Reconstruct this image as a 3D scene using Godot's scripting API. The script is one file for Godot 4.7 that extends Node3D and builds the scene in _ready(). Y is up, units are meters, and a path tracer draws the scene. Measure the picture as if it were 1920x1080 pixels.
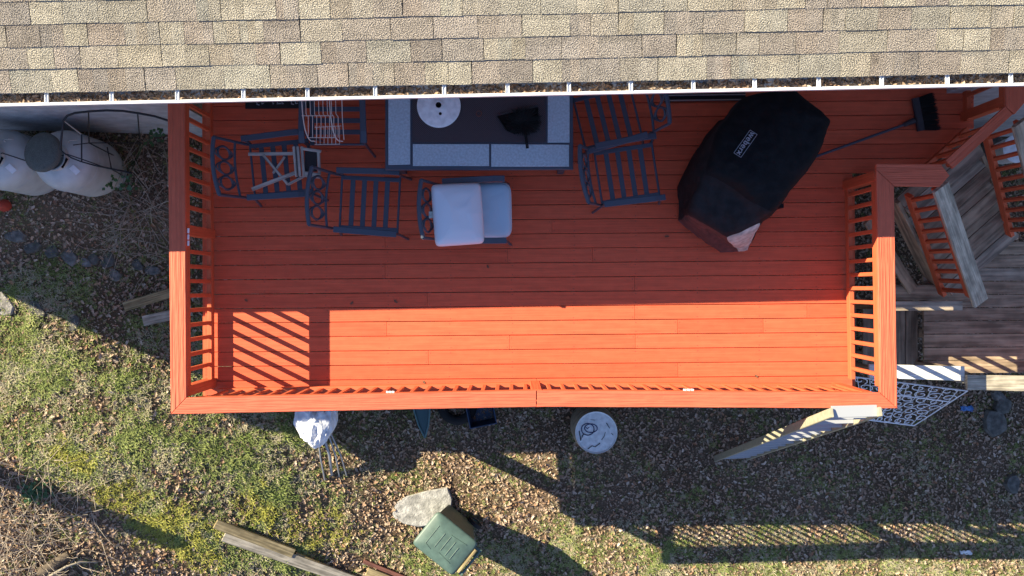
extends Node3D
# A red painted deck behind a house, seen straight down from above.
# World: y up, deck surface y = 0, the camera stands over the origin; x runs along the house, z away from it.

const H := 8.95          # camera height over the deck
const F := 1700.0        # focal length in photo pixels
const SX := 1.38         # sunlight: metres moved in x per metre of fall
const SZ := 0.674

var rng := RandomNumberGenerator.new()
var M := {}
var T := {}
var taken := {}

func P(u: float, v: float, y := 0.0) -> Vector3:
	return Vector3((u - 960.0) * (H - y) / F, y, (v - 540.0) * (H - y) / F)

func lin(r: float, g: float, b: float) -> Color:
	return Color(r, g, b).linear_to_srgb()

# ---------------------------------------------------------------- textures and materials
func noise_image(w: int, h: int, freq: float, sd: int, oct := 3, kind := FastNoiseLite.TYPE_SIMPLEX_SMOOTH) -> Image:
	var n := FastNoiseLite.new()
	n.noise_type = kind; n.seed = sd; n.frequency = freq
	n.fractal_type = FastNoiseLite.FRACTAL_FBM; n.fractal_octaves = oct
	var i := n.get_seamless_image(w, h)
	i.convert(Image.FORMAT_L8)
	return i

func tex(i: Image) -> ImageTexture:
	return ImageTexture.create_from_image(i)

func remap_image(a: Image, lo: float, hi: float, b: Image = null, k := 0.0) -> Image:
	var da := a.get_data()
	var db := PackedByteArray()
	if b: db = b.get_data()
	for i in da.size():
		var x: float = da[i] / 255.0
		if b: x = clampf(x + (db[i] / 255.0 - 0.5) * k, 0, 1)
		da[i] = int(clampf(lo + (hi - lo) * x, 0, 1) * 255.0)
	return Image.create_from_data(a.get_width(), a.get_height(), false, Image.FORMAT_L8, da)

func normal_of(i: Image, strength: float) -> ImageTexture:
	var c := i.duplicate()
	c.bump_map_to_normal_map(strength)
	return tex(c)

func make_textures() -> void:
	# wood grain, long in u: 2 m x 0.6 m
	var g1 := noise_image(48, 512, 0.045, 3, 4)
	g1.resize(1024, 512, Image.INTERPOLATE_CUBIC)
	var g2 := noise_image(160, 512, 0.02, 9, 4)
	g2.resize(1024, 512, Image.INTERPOLATE_CUBIC)
	var gr := remap_image(g1, 0.0, 1.0, g2, 0.7)
	var wear := noise_image(1024, 512, 0.012, 71, 5)
	T.grain_soft = tex(remap_image(gr, 0.9, 1.0, wear, 0.6))
	T.grain_hard = tex(remap_image(remap_image(g1, 0.0, 1.0, g2, 1.2), 0.68, 1.0, wear, 0.6))
	T.grain_n = normal_of(gr, 7.0)
	# granules
	var s1 := noise_image(512, 512, 0.15, 21, 3)
	var s2 := noise_image(512, 512, 0.012, 22, 3)
	T.granule = tex(remap_image(s1, 0.32, 1.3, s2, 0.15))
	T.granule_n = normal_of(s1, 5.0)
	# blotches
	var b1 := noise_image(512, 512, 0.012, 31, 5)
	T.mottle = tex(remap_image(b1, 0.62, 1.05))
	T.mottle_n = normal_of(noise_image(512, 512, 0.04, 33, 5), 4.0)
	T.mottle_soft = tex(remap_image(b1, 0.86, 1.03))
	# stone tile speckle
	T.tile = tex(remap_image(noise_image(512, 512, 0.05, 41, 5), 0.84, 1.03, noise_image(512, 512, 0.3, 42, 2), 0.1))
	# woven cloth
	var w := Image.create(128, 128, false, Image.FORMAT_L8)
	for y in 128:
		for x in 128:
			var q := 0.5 + 0.25 * sin(x * TAU / 8.0) * (1.0 if (y / 8) % 2 == 0 else -1.0) + 0.2 * sin(y * TAU / 8.0)
			w.set_pixel(x, y, Color(q, q, q))
	T.weave_n = normal_of(w, 2.0)
	# perforated metal
	var p := Image.create(128, 128, false, Image.FORMAT_L8)
	for y in 128:
		for x in 128:
			var cx := fmod(x + (16.0 if (y / 16) % 2 == 1 else 0.0), 32.0) - 16.0
			var cy := fmod(y, 16.0) - 8.0
			var q := 0.12 if cx * cx / 100.0 + cy * cy / 25.0 < 1.0 else 0.95
			p.set_pixel(x, y, Color(q, q, q))
	T.mesh = tex(p)

func mat(c: Color, rough := 0.8, o := {}) -> StandardMaterial3D:
	var m := StandardMaterial3D.new()
	m.albedo_color = c; m.roughness = rough
	m.metallic = o.get("metal", 0.0)
	m.metallic_specular = o.get("spec", 0.5)
	if o.has("tex"): m.albedo_texture = T[o.tex]
	if o.has("n"):
		m.normal_enabled = true; m.normal_texture = T[o.n]; m.normal_scale = o.get("ns", 1.0)
	var s = o.get("scale", Vector3(1, 1, 1))
	m.uv1_scale = s
	if o.get("tri", false): m.uv1_triplanar = true
	if o.get("vc", false): m.vertex_color_use_as_albedo = true
	if o.has("back"): m.backlight_enabled = true; m.backlight = o.back
	return m

func make_materials() -> void:
	var gs := Vector3(0.5, 1.66, 1)
	var tones := [1.0, 0.96, 1.03, 0.98, 1.015]
	M.paint = []
	for k in tones:
		M.paint.append(mat(lin(0.67 * k, 0.126 * k * k, 0.058 * k * k), 0.62, {"tex": "grain_soft", "n": "grain_n", "ns": 0.12, "scale": gs, "spec": 0.3}))
	M.rail = mat(lin(0.64, 0.135, 0.055), 0.6, {"tex": "grain_soft", "n": "grain_n", "ns": 0.3, "scale": gs, "spec": 0.35})
	M.cap = []
	for k in [1.0, 0.95, 1.04]:
		M.cap.append(mat(lin(0.65 * k, 0.138 * k, 0.068 * k), 0.6, {"tex": "grain_soft", "n": "grain_n", "ns": 0.75, "scale": gs, "spec": 0.4}))
	M.grey_wood = []
	var wide := Vector3(0.4, 0.9, 1)
	for c in [[0.46, 0.34, 0.23], [0.48, 0.385, 0.28], [0.42, 0.3, 0.2], [0.52, 0.385, 0.255]]:
		M.grey_wood.append(mat(lin(c[0], c[1], c[2]), 0.85, {"tex": "grain_hard", "n": "grain_n", "ns": 0.35, "scale": wide, "spec": 0.25}))
	M.pale_wood = mat(lin(0.56, 0.49, 0.37), 0.85, {"tex": "grain_hard", "n": "grain_n", "ns": 0.5, "scale": gs, "spec": 0.25})
	M.tan_wood = mat(lin(0.46, 0.36, 0.19), 0.85, {"tex": "grain_hard", "n": "grain_n", "ns": 0.6, "scale": gs, "spec": 0.25})
	M.white_wood = mat(lin(0.72, 0.7, 0.64), 0.7, {"tex": "grain_soft", "n": "grain_n", "ns": 0.6, "scale": gs, "spec": 0.3})
	M.brown_wood = mat(lin(0.26, 0.1, 0.07), 0.8, {"tex": "grain_hard", "n": "grain_n", "ns": 0.6, "scale": gs})
	M.shingle = []
	for c in [[0.53, 0.47, 0.36], [0.5, 0.435, 0.34], [0.46, 0.395, 0.32], [0.56, 0.5, 0.385], [0.42, 0.36, 0.295], [0.5, 0.425, 0.345], [0.46, 0.42, 0.335]]:
		M.shingle.append(mat(lin(c[0], c[1], c[2]), 0.95, {"tex": "granule", "n": "granule_n", "ns": 1.0, "scale": Vector3(1.1, 1.1, 1), "spec": 0.2, "vc": true}))
	M.felt = mat(lin(0.03, 0.028, 0.025), 0.95)
	M.white_metal = mat(lin(0.8, 0.8, 0.78), 0.4, {"spec": 0.5})
	M.wall = mat(lin(0.5, 0.5, 0.5), 0.85, {"tex": "mottle_soft", "n": "mottle_n", "ns": 0.5, "tri": true, "scale": Vector3(0.9, 0.9, 0.9)})
	M.soffit = mat(lin(0.6, 0.6, 0.58), 0.8)
	M.navy_metal = mat(lin(0.052, 0.066, 0.092), 0.5, {"spec": 0.45})
	M.dark_metal = mat(lin(0.03, 0.032, 0.04), 0.5, {"spec": 0.5})
	M.black_wire = mat(lin(0.012, 0.012, 0.014), 0.5)
	M.stone_tile = mat(lin(0.47, 0.57, 0.63), 0.6, {"tex": "tile", "tri": true, "scale": Vector3(1.4, 1.4, 1.4)})
	M.perforated = mat(lin(0.075, 0.055, 0.062), 0.6, {"tex": "mesh", "tri": true, "scale": Vector3(14, 14, 14)})
	M.white_plastic = mat(lin(0.88, 0.9, 0.9), 0.45, {"tex": "mottle_soft", "tri": true, "scale": Vector3(2, 2, 2)})
	M.black_plastic = mat(lin(0.01, 0.01, 0.01), 0.6, {"spec": 0.25})
	M.bristle = mat(lin(0.006, 0.006, 0.006), 0.8)
	M.cushion = mat(lin(0.42, 0.56, 0.66), 0.95, {"n": "weave_n", "ns": 0.12, "tri": true, "scale": Vector3(6, 6, 6)})
	M.pillow = mat(lin(0.62, 0.68, 0.74), 0.95, {"n": "weave_n", "ns": 0.12, "tri": true, "scale": Vector3(6, 6, 6)})
	M.piping = mat(lin(0.5, 0.5, 0.52), 0.9)
	M.black_cloth = mat(lin(0.009, 0.01, 0.012), 0.8, {"spec": 0.3, "n": "mottle_n", "ns": 0.35, "tri": true, "scale": Vector3(1.5, 1.5, 1.5), "tex": "mottle"})
	M.charcoal_cloth = mat(lin(0.02, 0.021, 0.024), 0.8, {"spec": 0.3, "n": "mottle_n", "ns": 0.35, "tri": true, "scale": Vector3(1.5, 1.5, 1.5), "tex": "mottle"})  # slightly lighter black, for the shelf and front panels of the cover
	M.reddish_cloth = mat(lin(0.1, 0.042, 0.038), 0.9, {"n": "mottle_n", "ns": 0.6, "tri": true, "scale": Vector3(2, 2, 2), "tex": "mottle"})  # dark reddish brown, for the end flap of the cover
	M.white_cloth = mat(lin(0.5, 0.58, 0.54), 0.85, {"n": "mottle_n", "ns": 0.6, "tri": true, "scale": Vector3(2, 2, 2), "tex": "mottle"})
	M.print = mat(lin(0.28, 0.3, 0.34), 0.7)
	M.pad_cloth = mat(lin(0.02, 0.02, 0.022), 0.9)
	M.stool_wood = mat(lin(0.52, 0.48, 0.42), 0.8, {"tex": "grain_hard", "scale": gs})
	M.wire = mat(lin(0.68, 0.58, 0.5), 0.5, {"spec": 0.5})
	M.tank = mat(lin(0.58, 0.6, 0.58), 0.45, {"tex": "mottle_soft", "n": "mottle_n", "ns": 0.1, "tri": true, "scale": Vector3(0.8, 0.8, 0.8)})
	M.hood = mat(lin(0.16, 0.17, 0.15), 0.9, {"tex": "granule", "tri": true, "scale": Vector3(2, 2, 2)})
	M.bin = mat(lin(0.085, 0.14, 0.115), 0.5, {"tex": "mottle_soft", "tri": true, "scale": Vector3(1.5, 1.5, 1.5)})
	M.drum = mat(lin(0.46, 0.42, 0.3), 0.6, {"tex": "mottle", "tri": true, "scale": Vector3(1.2, 1.2, 1.2)})
	M.drum_lid = mat(lin(0.74, 0.8, 0.78), 0.5, {"tex": "mottle_soft", "tri": true, "scale": Vector3(2, 2, 2)})
	M.ink = mat(lin(0.01, 0.02, 0.1), 0.6)
	M.soot = mat(lin(0.015, 0.02, 0.02), 0.8)
	M.rock = []
	for c in [[0.24, 0.23, 0.2], [0.17, 0.165, 0.14], [0.34, 0.32, 0.29]]:
		M.rock.append(mat(lin(c[0], c[1], c[2]), 0.95, {"tex": "mottle", "n": "mottle_n", "ns": 1.2, "tri": true, "scale": Vector3(1.6, 1.6, 1.6)}))
	M.slab = mat(lin(0.42, 0.41, 0.39), 0.9, {"tex": "mottle", "n": "mottle_n", "ns": 0.9, "tri": true, "scale": Vector3(1.3, 1.3, 1.3)})
	M.ladder = mat(lin(0.4, 0.37, 0.26), 0.55, {"tex": "mottle_soft", "tri": true, "scale": Vector3(3, 3, 3)})
	M.ladder_step = mat(lin(0.36, 0.37, 0.38), 0.5)
	M.white_iron = mat(lin(0.9, 0.9, 0.9), 0.5)
	M.bag = mat(lin(0.82, 0.83, 0.85), 0.5, {"back": Color(0.25, 0.25, 0.25)})
	M.steel = mat(lin(0.32, 0.33, 0.34), 0.4, {"metal": 0.5})
	M.teal = mat(lin(0.025, 0.075, 0.08), 0.45)
	M.teal_rim = mat(lin(0.08, 0.17, 0.17), 0.45)
	M.blue_plastic = mat(lin(0.02, 0.05, 0.11), 0.5)
	M.blue_bright = mat(lin(0.09, 0.25, 0.55), 0.4)
	M.twig = mat(lin(0.4, 0.33, 0.25), 0.9)
	M.bark = mat(lin(0.15, 0.115, 0.08), 0.95, {"tex": "mottle", "n": "mottle_n", "ns": 1.4, "tri": true, "scale": Vector3(2, 2, 2)})
	M.leafy = mat(Color(1, 1, 1), 0.9, {"vc": true, "back": Color(0.2, 0.2, 0.15), "spec": 0.12})
	M.grass = mat(Color(1, 1, 1), 0.8, {"vc": true, "back": Color(0.35, 0.35, 0.2), "spec": 0.2})
	M.soil = mat(Color(1, 1, 1), 1.0, {"vc": true, "tex": "granule", "n": "mottle_n", "ns": 1.5, "tri": true, "scale": Vector3(1.4, 1.4, 1.4), "spec": 0.1})
	M.green_leaf = mat(lin(0.03, 0.09, 0.025), 0.5, {"back": Color(0.3, 0.35, 0.2)})
	M.dry_leaf = mat(lin(0.16, 0.09, 0.05), 0.9)
	M.rubber = mat(lin(0.015, 0.015, 0.015), 0.9)
	M.mat_print = mat(lin(0.3, 0.31, 0.32), 0.9)
	M.red_berry = mat(lin(0.4, 0.05, 0.03), 0.6)

# ---------------------------------------------------------------- naming and building helpers
func numbered(called: String) -> String:
	var k: int = taken.get(called, 0)
	taken[called] = k + 1
	return called if k == 0 else "%s_%03d" % [called, k]

func tag(o: Node, label := "", category := "", group := "", kind := "") -> Node:
	if label: o.set_meta("label", label)
	if category: o.set_meta("category", category)
	if group: o.set_meta("group", group)
	if kind: o.set_meta("kind", kind)
	return o

func thing(called: String, label: String, category: String, at := Vector3.ZERO, turn := 0.0, group := "") -> Node3D:
	var o := Node3D.new()
	o.name = numbered(called)
	add_child(o)
	o.position = at; o.rotation.y = turn
	tag(o, label, category, group)
	return o

func put(called: String, mesh: Mesh, m: Material, parent: Node = null) -> MeshInstance3D:
	var o := MeshInstance3D.new()
	o.mesh = mesh
	o.material_override = m
	if parent == null:
		o.name = numbered(called)
		add_child(o)
	else:
		o.name = called
		parent.add_child(o, true)
	return o

func begin() -> SurfaceTool:
	var st := SurfaceTool.new()
	st.begin(Mesh.PRIMITIVE_TRIANGLES)
	return st

func tri(st: SurfaceTool, a: Vector3, b: Vector3, c: Vector3, n: Vector3, ua := Vector2.ZERO, ub := Vector2.ZERO, uc := Vector2.ZERO) -> void:
	if (c - a).cross(b - a).dot(n) < 0.0:
		var t := b; b = c; c = t
		var tu := ub; ub = uc; uc = tu
	st.set_normal(n); st.set_uv(ua); st.add_vertex(a)
	st.set_normal(n); st.set_uv(ub); st.add_vertex(b)
	st.set_normal(n); st.set_uv(uc); st.add_vertex(c)

func quad(st: SurfaceTool, a: Vector3, b: Vector3, c: Vector3, d: Vector3, n: Vector3, ua := Vector2.ZERO, ub := Vector2.ZERO, uc := Vector2.ZERO, ud := Vector2.ZERO) -> void:
	tri(st, a, b, c, n, ua, ub, uc)
	tri(st, a, c, d, n, ua, uc, ud)

func flat_normal(a: Vector3, b: Vector3, c: Vector3, out: Vector3) -> Vector3:
	var n := (b - a).cross(c - a).normalized()
	return n if n.dot(out) >= 0 else -n

# a chamfered bar from a to b, w wide across, t thick along up
func bar(st: SurfaceTool, a: Vector3, b: Vector3, w: float, t: float, up := Vector3.UP, bev := 0.003) -> void:
	var d := (b - a).normalized()
	if absf(d.dot(up)) > 0.98: up = Vector3.FORWARD if absf(d.dot(Vector3.FORWARD)) < 0.9 else Vector3.RIGHT
	var s := d.cross(up).normalized()
	var n := s.cross(d).normalized()
	var hw := w / 2; var ht := t / 2
	bev = minf(bev, minf(hw, ht) * 0.45)
	var prof := [Vector2(hw, ht - bev), Vector2(hw - bev, ht), Vector2(-hw + bev, ht), Vector2(-hw, ht - bev), Vector2(-hw, -ht + bev), Vector2(-hw + bev, -ht), Vector2(hw - bev, -ht), Vector2(hw, -ht + bev)]
	var l := a.distance_to(b)
	var u0 := rng.randf() * 2.0; var v0 := rng.randf() * 0.6
	var acc := 0.0
	for i in 8:
		var p: Vector2 = prof[i]; var q: Vector2 = prof[(i + 1) % 8]
		var e := p.distance_to(q)
		var out := s * (p.x + q.x) / w + n * (p.y + q.y) / t
		var nn := flat_normal(a + s * p.x + n * p.y, a + s * q.x + n * q.y, b + s * q.x + n * q.y, out)
		quad(st, a + s * p.x + n * p.y, a + s * q.x + n * q.y, b + s * q.x + n * q.y, b + s * p.x + n * p.y, nn,
			Vector2(u0, v0 + acc), Vector2(u0, v0 + acc + e), Vector2(u0 + l, v0 + acc + e), Vector2(u0 + l, v0 + acc))
		acc += e
	for k in 2:
		var o := a if k == 0 else b
		var nd := -d if k == 0 else d
		for i in range(1, 7):
			var p0: Vector2 = prof[0]; var p1: Vector2 = prof[i]; var p2: Vector2 = prof[i + 1]
			tri(st, o + s * p0.x + n * p0.y, o + s * p1.x + n * p1.y, o + s * p2.x + n * p2.y, nd, Vector2(u0, v0 + p0.x), Vector2(u0, v0 + p1.x), Vector2(u0 + p2.y, v0 + p2.x))

func beam(a: Vector3, b: Vector3, w: float, t: float, up := Vector3.UP, bev := 0.003) -> ArrayMesh:
	var st := begin()
	bar(st, a, b, w, t, up, bev)
	return st.commit()

# a slab over a convex outline (any heights), th thick downwards, chamfered top edge; uv along dir
func slab(st: SurfaceTool, pts: Array, th: float, dir: Vector3, bev := 0.004, inset := 0.0) -> void:
	var c := Vector3.ZERO
	for p in pts: c += p
	c /= pts.size()
	var n := pts.size()
	var shrink := func(by: float) -> Array:
		var r := []
		for i in n:
			var p: Vector3 = pts[i]; var a: Vector3 = pts[(i + n - 1) % n]; var b: Vector3 = pts[(i + 1) % n]
			var e1 := (p - a).normalized(); var e2 := (b - p).normalized()
			var n1 := Vector3(-e1.z, 0, e1.x); var n2 := Vector3(-e2.z, 0, e2.x)
			if n1.dot(c - p) < 0: n1 = -n1
			if n2.dot(c - p) < 0: n2 = -n2
			var m := (n1 + n2)
			r.append(p + m * by / maxf(0.3, 1.0 + n1.dot(n2)))
		return r
	var top: Array = shrink.call(inset + bev)
	var mid: Array = shrink.call(inset)
	var sd := Vector3(-dir.z, 0, dir.x)
	var uo := Vector2(rng.randf() * 2, rng.randf() * 0.6)
	var uv := func(p: Vector3) -> Vector2: return Vector2(p.dot(dir), p.dot(sd) + p.y * 0.7) + uo
	for i in range(1, n - 1):
		var nn := flat_normal(top[0], top[i], top[i + 1], Vector3.UP)
		tri(st, top[0], top[i], top[i + 1], nn, uv.call(top[0]), uv.call(top[i]), uv.call(top[i + 1]))
		var dn := Vector3.DOWN * th
		tri(st, mid[0] + dn, mid[i] + dn, mid[i + 1] + dn, -nn, uv.call(mid[0]), uv.call(mid[i]), uv.call(mid[i + 1]))
	for i in n:
		var j := (i + 1) % n
		var out: Vector3 = (mid[i] + mid[j]) / 2 - c
		out.y = 0
		var lo := Vector3.DOWN * bev; var bo := Vector3.DOWN * th
		var k1 := flat_normal(top[i], top[j], mid[j] + lo, out + Vector3.UP * out.length())
		quad(st, top[i], top[j], mid[j] + lo, mid[i] + lo, k1, uv.call(top[i]), uv.call(top[j]), uv.call(mid[j] + lo), uv.call(mid[i] + lo))
		var k2 := flat_normal(mid[i] + lo, mid[j] + lo, mid[j] + bo, out)
		quad(st, mid[i] + lo, mid[j] + lo, mid[j] + bo, mid[i] + bo, k2, uv.call(mid[i] + lo), uv.call(mid[j] + lo), uv.call(mid[j] + bo), uv.call(mid[i] + bo))

func slab_mesh(pts: Array, th: float, dir := Vector3.RIGHT, bev := 0.004, inset := 0.0) -> ArrayMesh:
	var st := begin()
	slab(st, pts, th, dir, bev, inset)
	return st.commit()

func tube(st: SurfaceTool, pts: Array, r: float, sides := 6, r2 := -1.0) -> void:
	if r2 < 0: r2 = r
	var rings := []
	var ref := Vector3.UP
	for i in pts.size():
		var a: Vector3 = pts[maxi(i - 1, 0)]; var b: Vector3 = pts[mini(i + 1, pts.size() - 1)]
		var d := (b - a).normalized()
		if absf(d.dot(ref)) > 0.95: ref = Vector3.RIGHT if absf(d.dot(Vector3.RIGHT)) < 0.9 else Vector3.FORWARD
		var s := d.cross(ref).normalized()
		var n := s.cross(d)
		ref = n
		var rr := lerpf(r, r2, i / maxf(1.0, pts.size() - 1.0))
		var ring := []
		for k in sides:
			var t := TAU * k / sides
			ring.append([pts[i] + (s * cos(t) + n * sin(t)) * rr, s * cos(t) + n * sin(t)])
		rings.append(ring)
	for i in pts.size() - 1:
		for k in sides:
			var l := (k + 1) % sides
			var a = rings[i][k]; var b = rings[i][l]; var c = rings[i + 1][l]; var d = rings[i + 1][k]
			var out: Vector3 = a[1] + c[1]
			for f in [[a, b, c], [a, c, d]]:
				var x = f[0]; var y = f[1]; var z = f[2]
				if (z[0] - x[0]).cross(y[0] - x[0]).dot(out) < 0:
					var t = y; y = z; z = t
				for p in [x, y, z]:
					st.set_normal(p[1]); st.set_uv(Vector2.ZERO); st.add_vertex(p[0])
	for e in [0, pts.size() - 1]:
		var o: Vector3 = pts[e]
		var nd: Vector3 = (pts[0] - pts[1]) if e == 0 else (pts[e] - pts[e - 1])
		nd = nd.normalized()
		for k in sides:
			tri(st, o, rings[e][k][0], rings[e][(k + 1) % sides][0], nd)

func tube_mesh(pts: Array, r: float, sides := 6, r2 := -1.0) -> ArrayMesh:
	var st := begin()
	tube(st, pts, r, sides, r2)
	return st.commit()

# profile points (radius, height) turned about y
func lathe(st: SurfaceTool, prof: Array, seg := 32, at := Vector3.ZERO, smooth := true) -> void:
	for i in prof.size() - 1:
		var p: Vector2 = prof[i]; var q: Vector2 = prof[i + 1]
		var e := q - p
		if e.length() < 1e-6: continue
		var nr := Vector2(e.y, -e.x).normalized()
		var np := nr; var nq := nr
		if smooth:
			if i > 0:
				var e0: Vector2 = p - prof[i - 1]
				var n0 := Vector2(e0.y, -e0.x).normalized()
				if n0.dot(nr) > 0.6: np = (n0 + nr).normalized()
			if i < prof.size() - 2:
				var e1: Vector2 = prof[i + 2] - q
				var n1 := Vector2(e1.y, -e1.x).normalized()
				if n1.dot(nr) > 0.6: nq = (n1 + nr).normalized()
		for k in seg:
			var a := TAU * k / seg; var b := TAU * (k + 1) / seg
			var ca := Vector3(cos(a), 0, sin(a)); var cb := Vector3(cos(b), 0, sin(b))
			var v := [[ca * p.x + Vector3.UP * p.y, ca * np.x + Vector3.UP * np.y], [cb * p.x + Vector3.UP * p.y, cb * np.x + Vector3.UP * np.y],
				[cb * q.x + Vector3.UP * q.y, cb * nq.x + Vector3.UP * nq.y], [ca * q.x + Vector3.UP * q.y, ca * nq.x + Vector3.UP * nq.y]]
			for f in [[0, 1, 2], [0, 2, 3]]:
				var x = v[f[0]]; var y = v[f[1]]; var z = v[f[2]]
				var out: Vector3 = x[1] + y[1] + z[1]
				if (z[0] - x[0]).cross(y[0] - x[0]).dot(out) < 0:
					var t = y; y = z; z = t
				if (z[0] - x[0]).cross(y[0] - x[0]).length() < 1e-10: continue
				for w in [x, y, z]:
					st.set_normal(w[1].normalized()); st.set_uv(Vector2.ZERO); st.add_vertex(at + w[0])

func lathe_mesh(prof: Array, seg := 32, at := Vector3.ZERO, smooth := true) -> ArrayMesh:
	var st := begin()
	lathe(st, prof, seg, at, smooth)
	return st.commit()

# a closed grid surface f(u, v) -> Vector3, smoothed normals
func grid_mesh(nu: int, nv: int, f: Callable) -> ArrayMesh:
	var st := begin()
	st.set_smooth_group(0)
	for j in nv + 1:
		for i in nu + 1:
			st.set_uv(Vector2(float(i) / nu, float(j) / nv))
			st.add_vertex(f.call(float(i) / nu, float(j) / nv))
	for j in nv:
		for i in nu:
			var a := j * (nu + 1) + i
			for k in [a, a + 1, a + nu + 2, a, a + nu + 2, a + nu + 1]: st.add_index(k)
	st.generate_normals()
	return st.commit()

# a faceted boulder or flat stone: an outline in xz with height h
func stone_mesh(rx: float, rz: float, h: float, sd: int) -> ArrayMesh:
	var r := RandomNumberGenerator.new()
	r.seed = sd
	var n := 9
	var st := begin()
	var rings := []
	var rad := []
	for k in n: rad.append(r.randf_range(0.78, 1.1))
	for lay in [[1.0, -0.06], [1.0, 0.5 * h], [0.9, 0.92 * h], [0.5, h]]:
		var ring := []
		for k in n:
			var t: float = TAU * k / n + r.randf_range(-0.05, 0.05)
			ring.append(Vector3(cos(t) * rx * rad[k] * lay[0], lay[1] + r.randf_range(-0.1, 0.1) * h, sin(t) * rz * rad[k] * lay[0]))
		rings.append(ring)
	for i in 3:
		for k in n:
			var a: Vector3 = rings[i][k]; var b: Vector3 = rings[i][(k + 1) % n]; var c: Vector3 = rings[i + 1][(k + 1) % n]; var d: Vector3 = rings[i + 1][k]
			var out := Vector3(a.x + c.x, (0.02 if i == 0 else 0.15), a.z + c.z)
			tri(st, a, b, c, flat_normal(a, b, c, out)); tri(st, a, c, d, flat_normal(a, c, d, out))
	for k in n:
		var o := Vector3(0, h * 1.02, 0)
		tri(st, o, rings[3][k], rings[3][(k + 1) % n], flat_normal(o, rings[3][k], rings[3][(k + 1) % n], Vector3.UP))
	return st.commit()

# ---------------------------------------------------------------- terrain
var bump := FastNoiseLite.new()
var patch := FastNoiseLite.new()
const FALL := [[-60.0, 0.5], [-9.0, 0.78], [-6.5, 1.1], [-5.5, 1.28], [-4.7, 1.48], [-3.9, 1.76], [-3.1, 2.1], [-2.3, 2.46], [-1.6, 2.68], [-0.6, 2.78], [0.5, 2.8], [5.0, 2.8], [60.0, 3.2]]
func gy(x: float, z: float) -> float:
	var d := 2.8
	for i in FALL.size() - 1:
		if x <= FALL[i + 1][0]:
			var t: float = clampf((x - FALL[i][0]) / (FALL[i + 1][0] - FALL[i][0]), 0, 1)
			d = lerpf(FALL[i][1], FALL[i + 1][1], t)
			break
	d -= 0.34 * smoothstep(-0.3, -1.0, z) * smoothstep(-3.0, -3.9, x)
	d += 0.035 * clampf(z - 2.0, 0, 12)
	return -d + 0.03 * bump.get_noise_2d(x * 1.6, z * 1.6) + 0.012 * bump.get_noise_2d(x * 9.0 + 40.0, z * 9.0)

# the ground point seen at a photo pixel
func G(u: float, v: float, lift := 0.0) -> Vector3:
	var y := -2.5
	for i in 14:
		var p := P(u, v, y)
		y = lerpf(y, gy(p.x, p.z) + lift, 0.8)
	return P(u, v, y)

func UV(p: Vector3) -> Vector2:
	return Vector2(960.0 + p.x * F / (H - p.y), 540.0 + p.z * F / (H - p.y))

# ---------------------------------------------------------------- the scene
func _ready() -> void:
	rng.seed = 7
	bump.seed = 5; bump.frequency = 0.35
	patch.seed = 12; patch.frequency = 0.5; patch.fractal_octaves = 3
	# camera, sky, sun, exposure
	var cam := Camera3D.new()
	cam.name = "camera"
	add_child(cam)
	cam.position = Vector3(0, H, 0)
	cam.rotation_degrees = Vector3(-90, 0, 0)
	cam.fov = rad_to_deg(2.0 * atan(540.0 / F))
	cam.near = 0.1; cam.far = 400.0
	cam.current = true
	var env := Environment.new()
	env.background_mode = Environment.BG_SKY
	var sky := Sky.new()
	var sm := ProceduralSkyMaterial.new()
	sm.sky_top_color = lin(0.082, 0.134, 0.28)
	sm.sky_horizon_color = lin(0.285, 0.32, 0.375)
	sm.sky_curve = 0.15
	sm.ground_bottom_color = Color(0.16, 0.14, 0.11)
	sm.ground_horizon_color = Color(0.4, 0.42, 0.42)
	sm.sun_angle_max = 20.0
	sky.sky_material = sm
	env.sky = sky
	env.background_energy_multiplier = 1.0
	env.tonemap_mode = Environment.TONE_MAPPER_LINEAR
	env.tonemap_exposure = 2.75
	env.sdfgi_enabled = true; env.ssao_enabled = true; env.ssil_enabled = true
	var we := WorldEnvironment.new()
	we.name = "world_environment"
	we.environment = env
	add_child(we)
	var sun := DirectionalLight3D.new()
	sun.name = "sun"
	add_child(sun)
	sun.look_at_from_position(Vector3.ZERO, Vector3(SX, -1.0, SZ), Vector3.UP)
	sun.light_energy = 1.6
	sun.light_color = Color(1.0, 0.95, 0.83)
	sun.light_angular_distance = 0.25
	sun.shadow_enabled = true

	make_textures()
	make_materials()
	build_ground()
	build_house()
	build_deck()
	build_railings()
	build_stairs()
	build_table()
	build_chairs()
	build_grill()
	build_deck_things()
	build_left_yard()
	build_yard()
	build_litter()

# ---------------------------------------------------------------- ground
func axis_steps(lo: float, hi: float, step: float, far: float) -> Array:
	var r := []
	var x := lo
	while x <= hi: r.append(x); x += step
	var s := step
	x = r[-1]
	while x < far: s *= 1.5; x += s; r.append(x)
	s = step; x = lo
	while x > -far: s *= 1.5; x -= s; r.push_front(x)
	return r

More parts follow.
